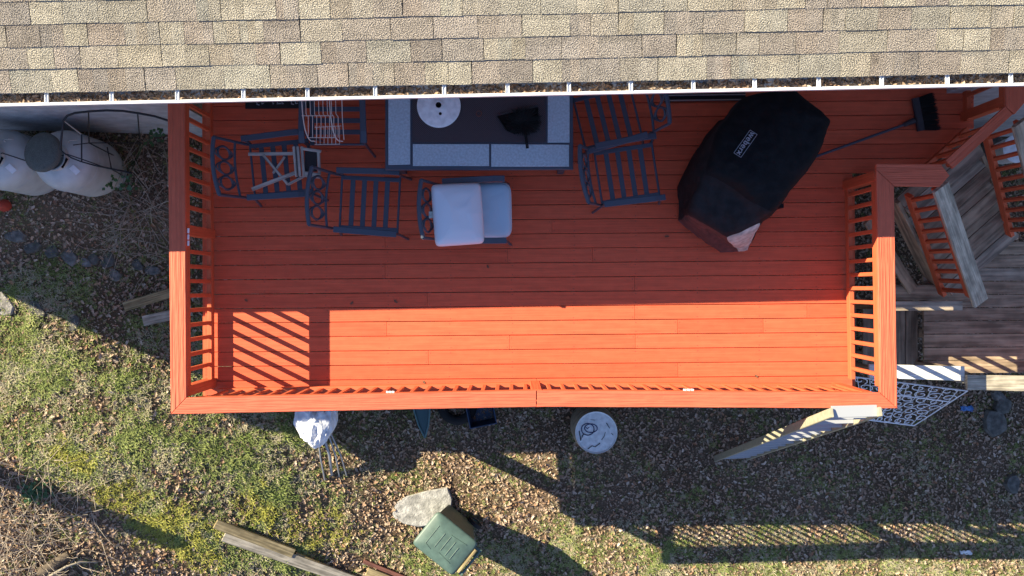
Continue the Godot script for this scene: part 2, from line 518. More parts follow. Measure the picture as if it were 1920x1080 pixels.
func build_ground() -> void:
	var xs := axis_steps(-7.5, 7.5, 0.08, 90.0)
	var zs := axis_steps(-2.6, 5.6, 0.08, 90.0)
	var st := begin()
	st.set_smooth_group(0)
	for z in zs:
		for x in xs:
			var y := gy(x, z)
			var t := clampf(patch.get_noise_2d(x, z) * 0.9 + 0.5, 0, 1)
			var uvp := UV(Vector3(x, y, z))
			var gr := grassiness(uvp.x, uvp.y, x, z)
			var c := Color(0.16, 0.11, 0.07).lerp(Color(0.22, 0.16, 0.11), t).lerp(Color(0.11, 0.13, 0.045), gr * 0.75)
			st.set_color(c)
			st.set_uv(Vector2(x, z))
			st.add_vertex(Vector3(x, y, z))
	var n := xs.size()
	for j in zs.size() - 1:
		for i in n - 1:
			var a := j * n + i
			for k in [a, a + 1, a + n + 1, a, a + n + 1, a + n]: st.add_index(k)
	st.generate_normals()
	var g := put("ground", st.commit(), M.soil)
	tag(g, "sloping back yard soil under grass and fallen leaves", "ground", "", "structure")

func soft(x: float, a: float, b: float) -> float:
	return smoothstep(a, b, x)

# how grassy the yard is where photo pixel (u, v) looks, 0 leaves .. 1 grass
func grassiness(u: float, v: float, x: float, z: float) -> float:
	var nz := patch.get_noise_2d(x * 2.6 + 7.0, z * 2.6) * 0.9 + patch.get_noise_2d(x * 8.0, z * 8.0 + 30.0) * 0.6
	var lawn := 1.0 - soft(u, 500, 760)
	var below := v - (850.0 + 0.56 * u)        # under the diagonal edge at the lower left lies leaf litter
	lawn *= 1.0 - soft(below, -30, 30)
	lawn *= 0.25 + 0.75 * soft(v, 440, 600)
	if u > 180 and u < 340 and v < 700: lawn *= 0.45
	var low := 0.33 * soft(v, 930, 1060) * soft(u, 600, 900) + 0.1
	var sparse := 0.12
	var base := maxf(maxf(lawn * 0.62, low), sparse)
	return clampf(base + nz * 0.75 * (0.35 + base), 0, 1)

# ---------------------------------------------------------------- house
const HT := 0.0203
func build_house() -> void:
	var house := thing("house", "house with tan shingled roof and leaf filled white gutter", "house", Vector3(0, 0, -1.414), HT)
	var st := begin()
	for b in [[-9.2, -3.2, -0.42], [-3.2, 4.3, -1.0], [4.3, 9.0, -0.42]]:
		box(st, Vector3(b[0], -5.0, -6.0), Vector3(b[1], 2.19, b[2]))
	put("wall", st.commit(), M.wall, house)
	st = begin()
	box(st, Vector3(-9.1, 2.195, -6.3), Vector3(9.4, 2.215, -0.13))
	put("soffit", st.commit(), M.soffit, house)
	put("fascia", beam(Vector3(-9.1, 2.22, -0.119), Vector3(9.4, 2.22, -0.119), 0.02, 0.15), M.white_metal, house)
	# roof slab: eave at z -0.1, y 2.30, ridge at z -4.2
	var pitch := tan(deg_to_rad(14.0))
	var up := func(s: float) -> Vector3: return Vector3(0, 2.30 + s * sin(deg_to_rad(14.0)), -0.1 - s * cos(deg_to_rad(14.0)))
	var ridge := 4.3
	st = begin()
	var e: Vector3 = up.call(0.0); var r: Vector3 = up.call(ridge)
	var back := Vector3(0, e.y, 2 * r.z - e.z)
	var L := Vector3(-9.1, 0, 0); var R := Vector3(9.4, 0, 0)
	var dn := Vector3(0, -0.03, 0)
	var nn := Vector3(0, cos(deg_to_rad(14.0)), sin(deg_to_rad(14.0)))
	var nb := Vector3(0, nn.y, -nn.z)
	quad(st, L + e, R + e, R + r, L + r, nn)
	quad(st, L + back, R + back, R + r, L + r, nb)
	quad(st, L + e, R + e, R + e + dn, L + e + dn, Vector3.BACK)
	quad(st, L + e + dn, R + e + dn, R + back + dn, L + back + dn, Vector3.DOWN)
	tri(st, L + e, L + r, L + back, Vector3.LEFT); tri(st, R + e, R + r, R + back, Vector3.RIGHT)
	var roof := put("roof", st.commit(), M.felt, house)
	# shingles, course by course; those in view are parts of their own
	var ex := 0.157
	var rest := begin()
	var n_single := 0
	var courses := int(ridge / ex)
	for c in courses:
		var x := -9.1 + rng.randf() * 0.2 - 0.2
		while x < 9.4:
			var w := rng.randf_range(0.15, 0.36)
			var s0 := c * ex - (0.012 if c == 0 else 0.0) + rng.randf_range(-0.003, 0.003)
			var single := c < 8 and x > -4.35 and x < 4.35 and n_single < 296
			var s := rest
			if single: s = begin()
			var h := rng.randf_range(0.008, 0.013)
			var a: Vector3 = up.call(s0); var b: Vector3 = up.call(s0 + ex + 0.02)
			var x0 := maxf(x, -9.1); var x1 := minf(x + w - rng.randf_range(0.002, 0.006), 9.4)
			var sk := rng.randf_range(-0.003, 0.003)
			var p0 := Vector3(x0, 0, 0) + a + nn * h; var p1 := Vector3(x1, 0, 0) + a + nn * h
			var q0 := Vector3(x0 + sk, 0, 0) + b + nn * 0.003; var q1 := Vector3(x1 + sk, 0, 0) + b + nn * 0.003
			var low := nn * (h - 0.001)
			var uo := Vector2(rng.randf(), rng.randf())
			var le := ex + 0.02
			# the granule blend changes in hard-edged blocks along each shingle
			var nb2 := 1 + rng.randi() % 3
			for bi in nb2:
				var t0 := float(bi) / nb2; var t1 := float(bi + 1) / nb2
				var blend := rng.randf_range(0.84, 1.06)
				var warm := rng.randf_range(-0.03, 0.03)
				var ycut := rng.randf_range(0.45, 0.75) if rng.randf() < 0.45 else 1.0
				for part in 2:
					var s_a := 0.0 if part == 0 else ycut
					var s_b := ycut if part == 0 else 1.0
					if s_b - s_a < 0.01: continue
					var bl := blend if part == 0 else blend * 0.86
					s.set_color(Color(bl * (1.0 + warm), bl, bl * (1.0 - warm)))
					var c00 := p0.lerp(p1, t0).lerp(q0.lerp(q1, t0), s_a); var c10 := p0.lerp(p1, t1).lerp(q0.lerp(q1, t1), s_a)
					var c11 := p0.lerp(p1, t1).lerp(q0.lerp(q1, t1), s_b); var c01 := p0.lerp(p1, t0).lerp(q0.lerp(q1, t0), s_b)
					quad(s, c00, c10, c11, c01, nn, uo + Vector2(w * t0, le * s_a), uo + Vector2(w * t1, le * s_a), uo + Vector2(w * t1, le * s_b), uo + Vector2(w * t0, le * s_b))
			s.set_color(Color(0.8, 0.8, 0.8))
			quad(s, p0, p1, p1 - low, p0 - low, Vector3(0, -nn.z, nn.y), uo, uo + Vector2(w, 0), uo + Vector2(w, h), uo + Vector2(0, h))
			quad(s, p0, p0 - low, q0 - nn * 0.002, q0, Vector3.LEFT, uo, uo, uo + Vector2(0, le), uo + Vector2(0, le))
			quad(s, p1, p1 - low, q1 - nn * 0.002, q1, Vector3.RIGHT, uo, uo, uo + Vector2(0, le), uo + Vector2(0, le))
			if single:
				put("shingle", s.commit(), M.shingle[rng.randi() % M.shingle.size()], roof)
				n_single += 1
			x += w
	var ro := put("shingle_field", rest.commit(), M.shingle[1], roof)
	ro.set_meta("kind", "stuff")
	# gutter: an open trough with a rolled front lip
	var prof := [Vector2(-0.108, 2.285), Vector2(-0.108, 2.175), Vector2(-0.04, 2.175), Vector2(-0.022, 2.2), Vector2(-0.012, 2.25), Vector2(-0.022, 2.268), Vector2(-0.02, 2.283), Vector2(0.0, 2.284), Vector2(0.003, 2.27), Vector2(-0.002, 2.24), Vector2(-0.012, 2.19), Vector2(-0.034, 2.167), Vector2(-0.108, 2.167)]
	st = begin()
	var mid := Vector2(-0.055, 2.23)
	for i in prof.size() - 1:
		var p: Vector2 = prof[i]; var q: Vector2 = prof[i + 1]
		var nv := Vector2(q.y - p.y, -(q.x - p.x)).normalized()
		if i < 5 and nv.dot(mid - p) < 0: nv = -nv
		if i >= 5 and nv.dot(p - mid) < 0: nv = -nv
		quad(st, Vector3(-9.1, p.y, p.x), Vector3(9.4, p.y, p.x), Vector3(9.4, q.y, q.x), Vector3(-9.1, q.y, q.x), Vector3(0, nv.y, nv.x))
	var gutter := put("gutter", st.commit(), M.white_metal, house)
	for u in [-36.0, 88.0, 210.0, 333.0, 457.0, 577.0, 704.0, 833.0, 952.0, 1067.0, 1183.0, 1300.0, 1415.0, 1535.0, 1653.0, 1776.0, 1895.0, 2015.0]:
		var x: float = (u - 960.0) * (H - 2.28) / F
		st = begin()
		bar(st, Vector3(x, 2.276, -0.106), Vector3(x, 2.279, -0.016), 0.019, 0.004, Vector3.UP, 0.001)
		bar(st, Vector3(x - 0.012, 2.283, -0.1), Vector3(x - 0.012, 2.284, -0.02), 0.005, 0.012, Vector3.UP, 0.001)
		bar(st, Vector3(x + 0.012, 2.283, -0.1), Vector3(x + 0.012, 2.284, -0.02), 0.005, 0.012, Vector3.UP, 0.001)
		put("bracket", st.commit(), M.white_metal, gutter)

func box(st: SurfaceTool, a: Vector3, b: Vector3) -> void:
	var v := func(x: int, y: int, z: int) -> Vector3: return Vector3(b.x if x else a.x, b.y if y else a.y, b.z if z else a.z)
	quad(st, v.call(0, 0, 0), v.call(0, 1, 0), v.call(0, 1, 1), v.call(0, 0, 1), Vector3.LEFT)
	quad(st, v.call(1, 0, 0), v.call(1, 1, 0), v.call(1, 1, 1), v.call(1, 0, 1), Vector3.RIGHT)
	quad(st, v.call(0, 0, 0), v.call(1, 0, 0), v.call(1, 0, 1), v.call(0, 0, 1), Vector3.DOWN)
	quad(st, v.call(0, 1, 0), v.call(1, 1, 0), v.call(1, 1, 1), v.call(0, 1, 1), Vector3.UP)
	quad(st, v.call(0, 0, 0), v.call(1, 0, 0), v.call(1, 1, 0), v.call(0, 1, 0), Vector3.FORWARD)
	quad(st, v.call(0, 0, 1), v.call(1, 0, 1), v.call(1, 1, 1), v.call(0, 1, 1), Vector3.BACK)

# ---------------------------------------------------------------- deck
const SLOPE := -0.0083
func build_deck() -> void:
	var deck := thing("wooden_deck", "raised wooden deck of painted orange red planks", "deck")
	var joints := {0: [1271], 1: [803], 2: [955, 1191], 3: [725, 1270, 1431], 4: [1190, 1513], 5: [801], 6: [1190], 7: [722], 8: [952, 1111], 9: [722], 10: [1035], 11: [640, 1270], 12: [880], 13: [1190], 14: [720], 15: [1111]}
	var pitch := 0.1429
	for k in range(-2, 22):
		var z0 := 0.895 - k * pitch            # the edge nearer the yard at x = 0
		var xr := 3.36
		if z0 < -1.0: xr = clampf(3.93 + (-1.02 - z0 + pitch) * 1.12, 3.95, 4.56)
		var cuts := [-3.03]
		for j in joints.get(k, [int(rng.randf_range(600, 1500))]): cuts.append((j - 960.0) * H / F)
		cuts.append(xr)
		for i in cuts.size() - 1:
			var a: float = cuts[i] + (0.0015 if i > 0 else 0.0); var b: float = cuts[i + 1] - 0.0015
			var w := pitch - rng.randf_range(0.004, 0.0065)
			var y := -0.019 + rng.randf_range(-0.0012, 0.0012)
			var zc := z0 - pitch / 2
			var pl := put("plank", beam(Vector3(a, y, zc + a * SLOPE), Vector3(b, y, zc + b * SLOPE), w, 0.036, Vector3.UP, 0.0035), M.paint[rng.randi() % M.paint.size()], deck)
			# screw heads
			var st := begin()
			var ends := [a + 0.02, b - 0.02]
			for jx in [-2.44, -1.83, -1.22, -0.61, 0.0, 0.61, 1.22, 1.83, 2.44, 3.0]:
				if jx > a + 0.1 and jx < b - 0.1: ends.append(jx + rng.randf_range(-0.008, 0.008))
			for xx in ends:
				for dz in [-0.045, 0.045]:
					lathe(st, [Vector2(0.0045, y + 0.0165), Vector2(0.0045, y + 0.0192), Vector2(0, y + 0.0192)], 6, Vector3(xx, 0, zc + xx * SLOPE + dz))
			put("screw", st.commit(), M.brown_wood, pl)
	# rim boards, joists and posts underneath
	put("rim_board", beam(Vector3(-3.05, -0.1, 1.1), Vector3(3.4, -0.1, 1.047), 0.04, 0.12), M.rail, deck)
	put("rim_board", beam(Vector3(-3.055, -0.1, -2.38), Vector3(-3.045, -0.1, 1.07), 0.04, 0.12), M.rail, deck)
	put("rim_board", beam(Vector3(3.38, -0.16, -1.02), Vector3(3.385, -0.16, 1.02), 0.04, 0.235), M.rail, deck)
	for x in [-2.44, -1.83, -1.22, -0.61, 0.0, 0.61, 1.22, 1.83, 2.44, 3.0]:
		put("joist", beam(Vector3(x, -0.15, -2.38), Vector3(x, -0.15, 1.03), 0.04, 0.215), M.grey_wood[0], deck)
	put("support_beam", beam(Vector3(-2.3, -0.34, 0.894), Vector3(3.36, -0.34, 0.85), 0.09, 0.16), M.grey_wood[0], deck)
	for x in [-2.95, -0.85, 1.2, 3.25]:
		put("post", beam(Vector3(x, gy(x, 0.88) - 0.3, 0.88), Vector3(x, -0.42 if x > -2.3 else -0.04, 0.88), 0.15, 0.15), M.grey_wood[0], deck)

# ---------------------------------------------------------------- railings
const RH := 0.82
func rail_run(o: Node3D, a: Vector3, b: Vector3, out: Vector3, posts: Array, m: Material, skip_ends := 0.04, deep := 0.036) -> void:
	a.y = 0; b.y = 0
	var d := (b - a).normalized(); var l := a.distance_to(b)
	put("top_rail", beam(a + out * 0.021 + Vector3.UP * 0.736, b + out * 0.021 + Vector3.UP * 0.736, 0.036, 0.088), m, o)
	put("bottom_rail", beam(a + out * 0.022 + Vector3.UP * 0.083, b + out * 0.022 + Vector3.UP * 0.083, 0.044, 0.085), m, o)
	var n := int(round((l - 2 * skip_ends) / 0.134))
	for i in n:
		var s := skip_ends + (i + 0.5) * (l - 2 * skip_ends) / n
		var near := false
		for p in posts:
			if absf(p - s) < 0.075: near = true
		if near: continue
		var c := a + d * s + out * 0.022
		put("baluster", beam(c + Vector3.UP * 0.127, c + Vector3.UP * 0.691, 0.036, deep, out), m, o)
	for p in posts:
		var c: Vector3 = a + d * p + out * 0.043
		put("post", beam(c + Vector3.UP * 0.0, c + Vector3.UP * 0.779, 0.092, 0.092, out), m, o)

func cap_of(o: Node3D, pts: Array, dir: Vector3, m: Material, y := RH) -> void:
	var q := []
	for p in pts: q.append(P(p[0], p[1], y))
	put("cap", slab_mesh(q, 0.037, dir, 0.004, 0.0012), m, o)

func build_railings() -> void:
	# left side
	var o := thing("deck_railing", "orange red deck railing above the propane tanks and lawn", "railing", Vector3.ZERO, 0, "deck railings")
	cap_of(o, [[312.6, 90], [320, 777], [349.5, 745.5], [345.5, 90]], Vector3.BACK, M.cap[0])
	var a := P(345.5, 90, RH); var b := P(349.5, 745.5, RH)
	rail_run(o, a + Vector3.BACK * 0.1, b, Vector3.LEFT, [0.05, 1.525, (b.z - a.z) - 0.15], M.rail)
	# front, spliced in the middle
	o = thing("deck_railing", "orange red railing along the yard edge, spliced at middle post", "railing", Vector3.ZERO, 0, "deck railings")
	cap_of(o, [[320, 777], [1006, 763], [1006, 732], [349.5, 745.5]], Vector3.RIGHT, M.cap[1])
	cap_of(o, [[1007, 763], [1683, 766], [1650, 736], [1007, 732]], Vector3.RIGHT, M.cap[2])
	a = P(349.5, 745.5, RH); var c := P(1006.5, 732, RH); b = P(1650, 736, RH)
	var la := Vector3(a.x, 0, a.z).distance_to(Vector3(c.x, 0, c.z))
	rail_run(o, a + Vector3.RIGHT * 0.05, c, Vector3.BACK, [la - 0.05], M.rail, 0.03, 0.018)
	rail_run(o, c, b - Vector3.RIGHT * 0.05, Vector3.BACK, [(b.x - c.x) - 0.1], M.rail, 0.06, 0.018)
	# right side down to the jog
	o = thing("deck_railing", "orange red railing on the stair side with mitred cap", "railing", Vector3.ZERO, 0, "deck railings")
	cap_of(o, [[1683, 766], [1650, 736], [1643, 318], [1676.7, 349]], Vector3.BACK, M.cap[2])
	a = P(1643, 318, RH); b = P(1650, 736, RH)
	rail_run(o, a + Vector3.BACK * 0.05, b - Vector3.BACK * 0.05, Vector3.RIGHT, [0.0], M.rail)
	# jog towards the stairs
	o = thing("deck_railing", "short wide capped red railing at the head of stairs", "railing", Vector3.ZERO, 0, "deck railings")
	cap_of(o, [[1643, 307], [1764, 307], [1781, 329], [1762, 350], [1676.7, 349], [1643, 318]], Vector3.RIGHT, M.cap[0])
	a = P(1643, 312, RH); b = P(1770, 312, RH)
	rail_run(o, a + Vector3.RIGHT * 0.12, b, Vector3.BACK, [(b.x - a.x) - 0.18], M.rail)
	# gate across the stair head
	o = thing("stair_gate", "narrow angled red gate of balusters across the stair head", "gate")
	a = P(1776, 312, RH - 0.005); b = P(1892, 207, RH - 0.005)
	var d := (b - a).normalized()
	put("cap", beam(a + d * 0.03 - Vector3.UP * 0.018, b - Vector3.UP * 0.018, 0.098, 0.036), M.cap[1], o)
	rail_run(o, a + d * 0.05, b - d * 0.04, Vector3(-d.z, 0, d.x).normalized(), [], M.rail)
	# from the gate back to the house
	o = thing("deck_railing", "dark shaded red railing between the gate and house wall", "railing", Vector3.ZERO, 0, "deck railings")
	cap_of(o, [[1886, 199], [1903, 214], [1924, 190], [1922, 90], [1884, 90]], Vector3.BACK, M.cap[1])
	a = P(1884, 95, RH); b = P(1887, 199, RH)
	rail_run(o, a, b, Vector3.RIGHT, [(b.z - a.z) - 0.06], M.rail)
	# white clips tucked under the caps
	for q in [[352, 428, 0.15, "z"], [724, 736, 0.07, "x"], [1281, 732, 0.09, "x"]]:
		var w := P(q[0], q[1], 0.78)
		var st := begin()
		var dd := Vector3.BACK if q[3] == "z" else Vector3.RIGHT
		var ac := Vector3.RIGHT if q[3] == "z" else Vector3.FORWARD
		var len: float = q[2] * 0.5
		for i in 3:
			bar(st, w + dd * (i * len * 0.75) + ac * 0.006, w + dd * (i * len * 0.75 + len * 0.6) + ac * 0.004, 0.018, 0.012, Vector3.UP, 0.003)
		var cl := put("railing_clip", st.commit(), M.white_plastic)
		var lb: String = {352: "white clip strip on railing inner side above brush and stones", 724: "small white clip on yard side railing near left splice half", 1281: "small white clip on yard side railing towards the ladder"}[q[0]]
		tag(cl, lb, "clip", "white clips on the railings")

# ---------------------------------------------------------------- stairs and lower landing
func build_stairs() -> void:
	var st: SurfaceTool
	var o := thing("stair_flight", "weathered grey wooden stairs descending from the deck gate", "stairs")
	var top := P(1763, 350, 0.72)
	var across := Vector3(0.751, 0, -0.66); var down := Vector3(0.66, 0, 0.751)
	var foot := Vector3(top.x, 0, top.z)
	for i in 5:
		for j in 2:
			var c := foot + down * (0.06 + i * 0.262 + j * 0.131) + Vector3.UP * (-0.155 - 0.155 * i - 0.02)
			put("tread", beam(c - across * 0.03, c + across * 0.93, 0.126, 0.036), M.grey_wood[(i + j) % 4], o)
	for s in [-0.06, 0.95]:
		var p: Vector3 = foot + across * s
		put("stringer", beam(p - down * 0.02 + Vector3.UP * -0.2, p + down * 1.3 + Vector3.UP * -1.0, 0.038, 0.22), M.grey_wood[3], o)
	put("stringer_trim", beam(foot - across * 0.34 + Vector3.UP * -0.3, foot - across * 0.28 + down * 1.18 + Vector3.UP * -0.95, 0.12, 0.03), M.grey_wood[3], o)
	# handrails on both sides
	var fall := Vector3(0, -0.84, 0)
	for k in 2:
		var h := thing("stair_handrail", ["weathered grey handrail with red balusters beside the deck jog", "weathered grey handrail with red balusters on the far stair side"][k], "handrail", Vector3.ZERO, 0, "stair handrails")
		var a := top + across * (0.92 * k)
		var b := P(1838, 567, -0.12) + across * (0.92 * k)
		if k == 1: a += Vector3(0.03, 0, 0.02)
		put("rail_board", beam(a, b, 0.165, 0.038), M.grey_wood[1] if k else M.pale_wood, h)
		var side := across * (-0.02 if k == 0 else 0.02)
		var la := a + side + Vector3.UP * -0.62; var lb := b + side + Vector3.UP * -0.6 - down * 0.12
		put("lower_rail", beam(la, lb, 0.045, 0.085), M.rail, h)
		put("upper_rail", beam(a + side + Vector3.UP * -0.06, b + side + Vector3.UP * -0.06 - down * 0.1, 0.038, 0.08), M.rail, h)
		for i in 10:
			var t := (i + 0.5) / 10.0
			put("baluster", beam(la.lerp(lb, t) + Vector3.UP * 0.04, (a + side + Vector3.UP * -0.1).lerp(b + side + Vector3.UP * -0.1 - down * 0.1, t), 0.036, 0.036, down), M.rail, h)
	# landing
	var ld := thing("stair_landing", "lower landing of weathered brown boards beneath the stairs", "landing")
	var y := -0.92
	for i in 10:
		var z := 0.86 - i * 0.143
		var x0 := 4.475 + rng.randf_range(-0.004, 0.004)
		put("plank", beam(Vector3(x0, y, z), Vector3(7.4, y, z - 0.02), 0.137, 0.036), M.grey_wood[rng.randi() % 4], ld)
	put("edge_board", slab_mesh([P(1640, 534, -0.84), P(1781, 534, -0.84), P(1834, 563, -0.84), P(1640, 563, -0.84)], 0.036, Vector3.RIGHT), M.grey_wood[3], ld)
	for x in [4.55, 5.9, 7.2]:
		put("post", beam(Vector3(x, gy(x, 0.5) - 0.3, 0.5), Vector3(x, -0.95, 0.5), 0.09, 0.09), M.grey_wood[0], ld)
	# lower flight, turning under the deck
	var lf := thing("lower_stair_flight", "dark lower steps turning in beneath the red deck", "stairs")
	for i in 5:
		for j in 2:
			var x: float = 4.425 - (i * 2 + j) * 0.137
			var yy := -1.1 - 0.17 * i
			put("tread", beam(Vector3(x, yy, 0.18), Vector3(x, yy, 0.9), 0.13, 0.036), M.grey_wood[2], lf)
	for z in [0.16, 0.93]:
		put("stringer", beam(Vector3(4.47, -1.1, z), Vector3(3.1, -1.95, z), 0.038, 0.24), M.grey_wood[2], lf)
	# rails of the landing and lower flight
	var r1 := thing("landing_rail", "narrow grey rail board beside the lower steps", "railing", Vector3.ZERO, 0, "landing rails")
	put("rail_board", beam(P(1640, 574, -0.15), P(1803, 573, -0.15), 0.095, 0.04), M.grey_wood[1], r1)
	for u in [1665.0, 1796.0]:
		var p := P(u, 574, -0.15)
		put("post", beam(Vector3(p.x, -1.6, p.z), Vector3(p.x, -0.172, p.z), 0.085, 0.085), M.grey_wood[2], r1)
	var r2 := thing("landing_rail", "sunlit white rail board striped by baluster shadows", "railing", Vector3.ZERO, 0, "landing rails")
	put("rail_board", slab_mesh([P(1630, 683, -0.2), P(1809, 687, -0.2), P(1809, 714, -0.2), P(1630, 709, -0.2)], 0.038, Vector3.RIGHT), M.white_wood, r2)
	for u in [1650.0, 1796.0]:
		var p := P(u, 698, -0.2)
		put("post", beam(Vector3(p.x, gy(p.x, p.z) - 0.2, p.z), Vector3(p.x, -0.24, p.z), 0.085, 0.085), M.grey_wood[2], r2)
	var r3 := thing("landing_rail", "pale grey rail board at the landing's yard edge", "railing", Vector3.ZERO, 0, "landing rails")
	put("rail_board", slab_mesh([P(1814, 703, -0.13), P(2080, 708, -0.13), P(2080, 738, -0.13), P(1814, 731, -0.13)], 0.038, Vector3.RIGHT), M.pale_wood, r3)
	put("post", beam(P(1817, 712, -0.175), Vector3(P(1817, 712, -0.18).x, -3.0, P(1817, 712, -0.18).z), 0.06, 0.085), M.pale_wood, r3)
	var p3 := P(1817, 718, -0.13)
	put("lower_rail", beam(Vector3(p3.x, -0.75, p3.z), Vector3(7.2, -0.75, p3.z + 0.06), 0.04, 0.085), M.rail, r3)
	for i in 15:
		var x := p3.x + 0.16 + i * 0.14
		put("baluster", beam(Vector3(x, -0.71, p3.z), Vector3(x, -0.17, p3.z), 0.036, 0.036), M.rail, r3)
	put("post", beam(Vector3(7.15, -3.0, p3.z + 0.05), Vector3(7.15, -0.172, p3.z + 0.05), 0.085, 0.085), M.grey_wood[2], r3)

# ---------------------------------------------------------------- table and what stands on it
func px_slab(o: Node, called: String, pts: Array, y: float, th: float, m: Material, bev := 0.003) -> MeshInstance3D:
	var q := []
	for p in pts: q.append(P(p[0], p[1], y))
	return put(called, slab_mesh(q, th, Vector3.RIGHT, bev), m, o)

func rot180(pts: Array) -> Array:
	var r := []
	for p in pts: r.append([2 * 898.0 - p[0], 2 * 213.0 - p[1]])
	return r

func build_table() -> void:
	var y := 0.72
	var t := thing("patio_table", "blue grey tiled patio table with dark perforated middle", "table")
	px_slab(t, "frame", [[722, 109], [1074, 109], [1075, 318], [722, 319]], y - 0.012, 0.045, M.navy_metal, 0.006)
	for q in [[[728, 159], [769, 159], [769, 308], [728, 309]], [[774, 270], [917, 270], [917, 311], [774, 311]], [[921, 270], [1067, 271], [1067, 312], [921, 312]]]:
		px_slab(t, "tile", q, y, 0.014, M.stone_tile)
		px_slab(t, "tile", rot180(q), y, 0.014, M.stone_tile)
	px_slab(t, "middle_panel", [[773, 160], [1023, 160], [1023, 267], [773, 267]], y - 0.003, 0.01, M.perforated, 0.002)
	var hole := begin()
	lathe(hole, [Vector2(0.028, y - 0.002), Vector2(0.028, y + 0.003), Vector2(0.02, y + 0.003), Vector2(0.02, y - 0.001)], 18, Vector3(P(898, 213, y).x, 0, P(898, 213, y).z))
	put("umbrella_hole", hole.commit(), M.brown_wood, t)
	for q in [[740, 125], [1058, 125], [740, 302], [1058, 302]]:
		var p := P(q[0], q[1], y)
		put("leg", beam(Vector3(p.x, 0.002, p.z), Vector3(p.x, y - 0.058, p.z), 0.06, 0.06), M.navy_metal, t)
	# white round base plate lying on the table
	var c := P(823, 199, y)
	var d := thing("round_base_plate", "round white plastic plate with centre hole on patio table", "plate", c + Vector3.UP * 0.002)
	put("disc", lathe_mesh([Vector2(0.197, 0.0), Vector2(0.198, 0.012), Vector2(0.19, 0.018), Vector2(0.17, 0.02), Vector2(0.06, 0.034), Vector2(0.042, 0.036), Vector2(0.04, 0.05), Vector2(0.026, 0.05), Vector2(0.024, 0.01), Vector2(0, 0.01)], 48), M.white_plastic, d)
	put("hub_hole", lathe_mesh([Vector2(0.026, 0.0105), Vector2(0.026, 0.0515), Vector2(0, 0.013)], 18), M.black_plastic, d)
	put("screw_hole", lathe_mesh([Vector2(0.014, 0.033), Vector2(0.014, 0.0345), Vector2(0, 0.0345)], 14, Vector3(0.015, 0.0, 0.075)), M.black_plastic, d)
	for k in 4:
		var an := 0.6 + k * TAU / 4
		var dir := Vector3(cos(an), 0, sin(an))
		put("rib", beam(dir * 0.06 + Vector3.UP * 0.033, dir * 0.17 + Vector3.UP * 0.0205, 0.006, 0.006), M.white_plastic, d)
	# dust pan and hand brush
	var dp := thing("dust_pan", "black dust pan lying on the patio table tiles", "dust pan")
	px_slab(dp, "tray", [[932, 217], [1008, 200], [1010, 222], [1000, 240], [965, 252], [948, 244]], y + 0.01, 0.008, M.black_plastic)
	put("lip", beam(P(931, 216, y + 0.014), P(1008, 199, y + 0.014), 0.014, 0.008), M.dark_metal, dp)
	put("side_wall", beam(P(933, 219, y + 0.018), P(950, 244, y + 0.03), 0.006, 0.035), M.black_plastic, dp)
	put("side_wall", beam(P(1009, 203, y + 0.018), P(1006, 236, y + 0.03), 0.006, 0.035), M.black_plastic, dp)
	var hb := thing("hand_brush", "black bristled hand brush with slotted handle on dust pan", "brush")
	var bc := P(982, 228, y + 0.05)
	var hn := P(989, 278, y + 0.05)
	var hd := (hn - bc).normalized()
	put("handle", beam(bc + hd * 0.1, hn, 0.026, 0.018, Vector3.UP, 0.006), M.black_plastic, hb)
	put("slot", beam(bc + hd * 0.2 + Vector3.UP * 0.0095, hn - hd * 0.012 + Vector3.UP * 0.0095, 0.007, 0.002), M.dark_metal, hb)
	put("head", beam(bc - hd * 0.05 - Vector3.UP * 0.012, bc + hd * 0.1 - Vector3.UP * 0.012, 0.06, 0.02, Vector3.UP, 0.01), M.black_plastic, hb)
	var st := begin()
	for i in 900:
		var an := rng.randf() * TAU
		var r0 := rng.randf() * 0.08
		var p := bc + Vector3(cos(an) * r0 * 1.25, 0.0, sin(an) * r0)
		var q := p + Vector3(cos(an) * 0.075, rng.randf_range(-0.02, 0.035), sin(an) * 0.06) * rng.randf_range(0.7, 1.15)
		tube(st, [p, q], 0.0035, 3, 0.002)
	var br := put("bristles", st.commit(), M.bristle, hb)
	br.set_meta("kind", "stuff")

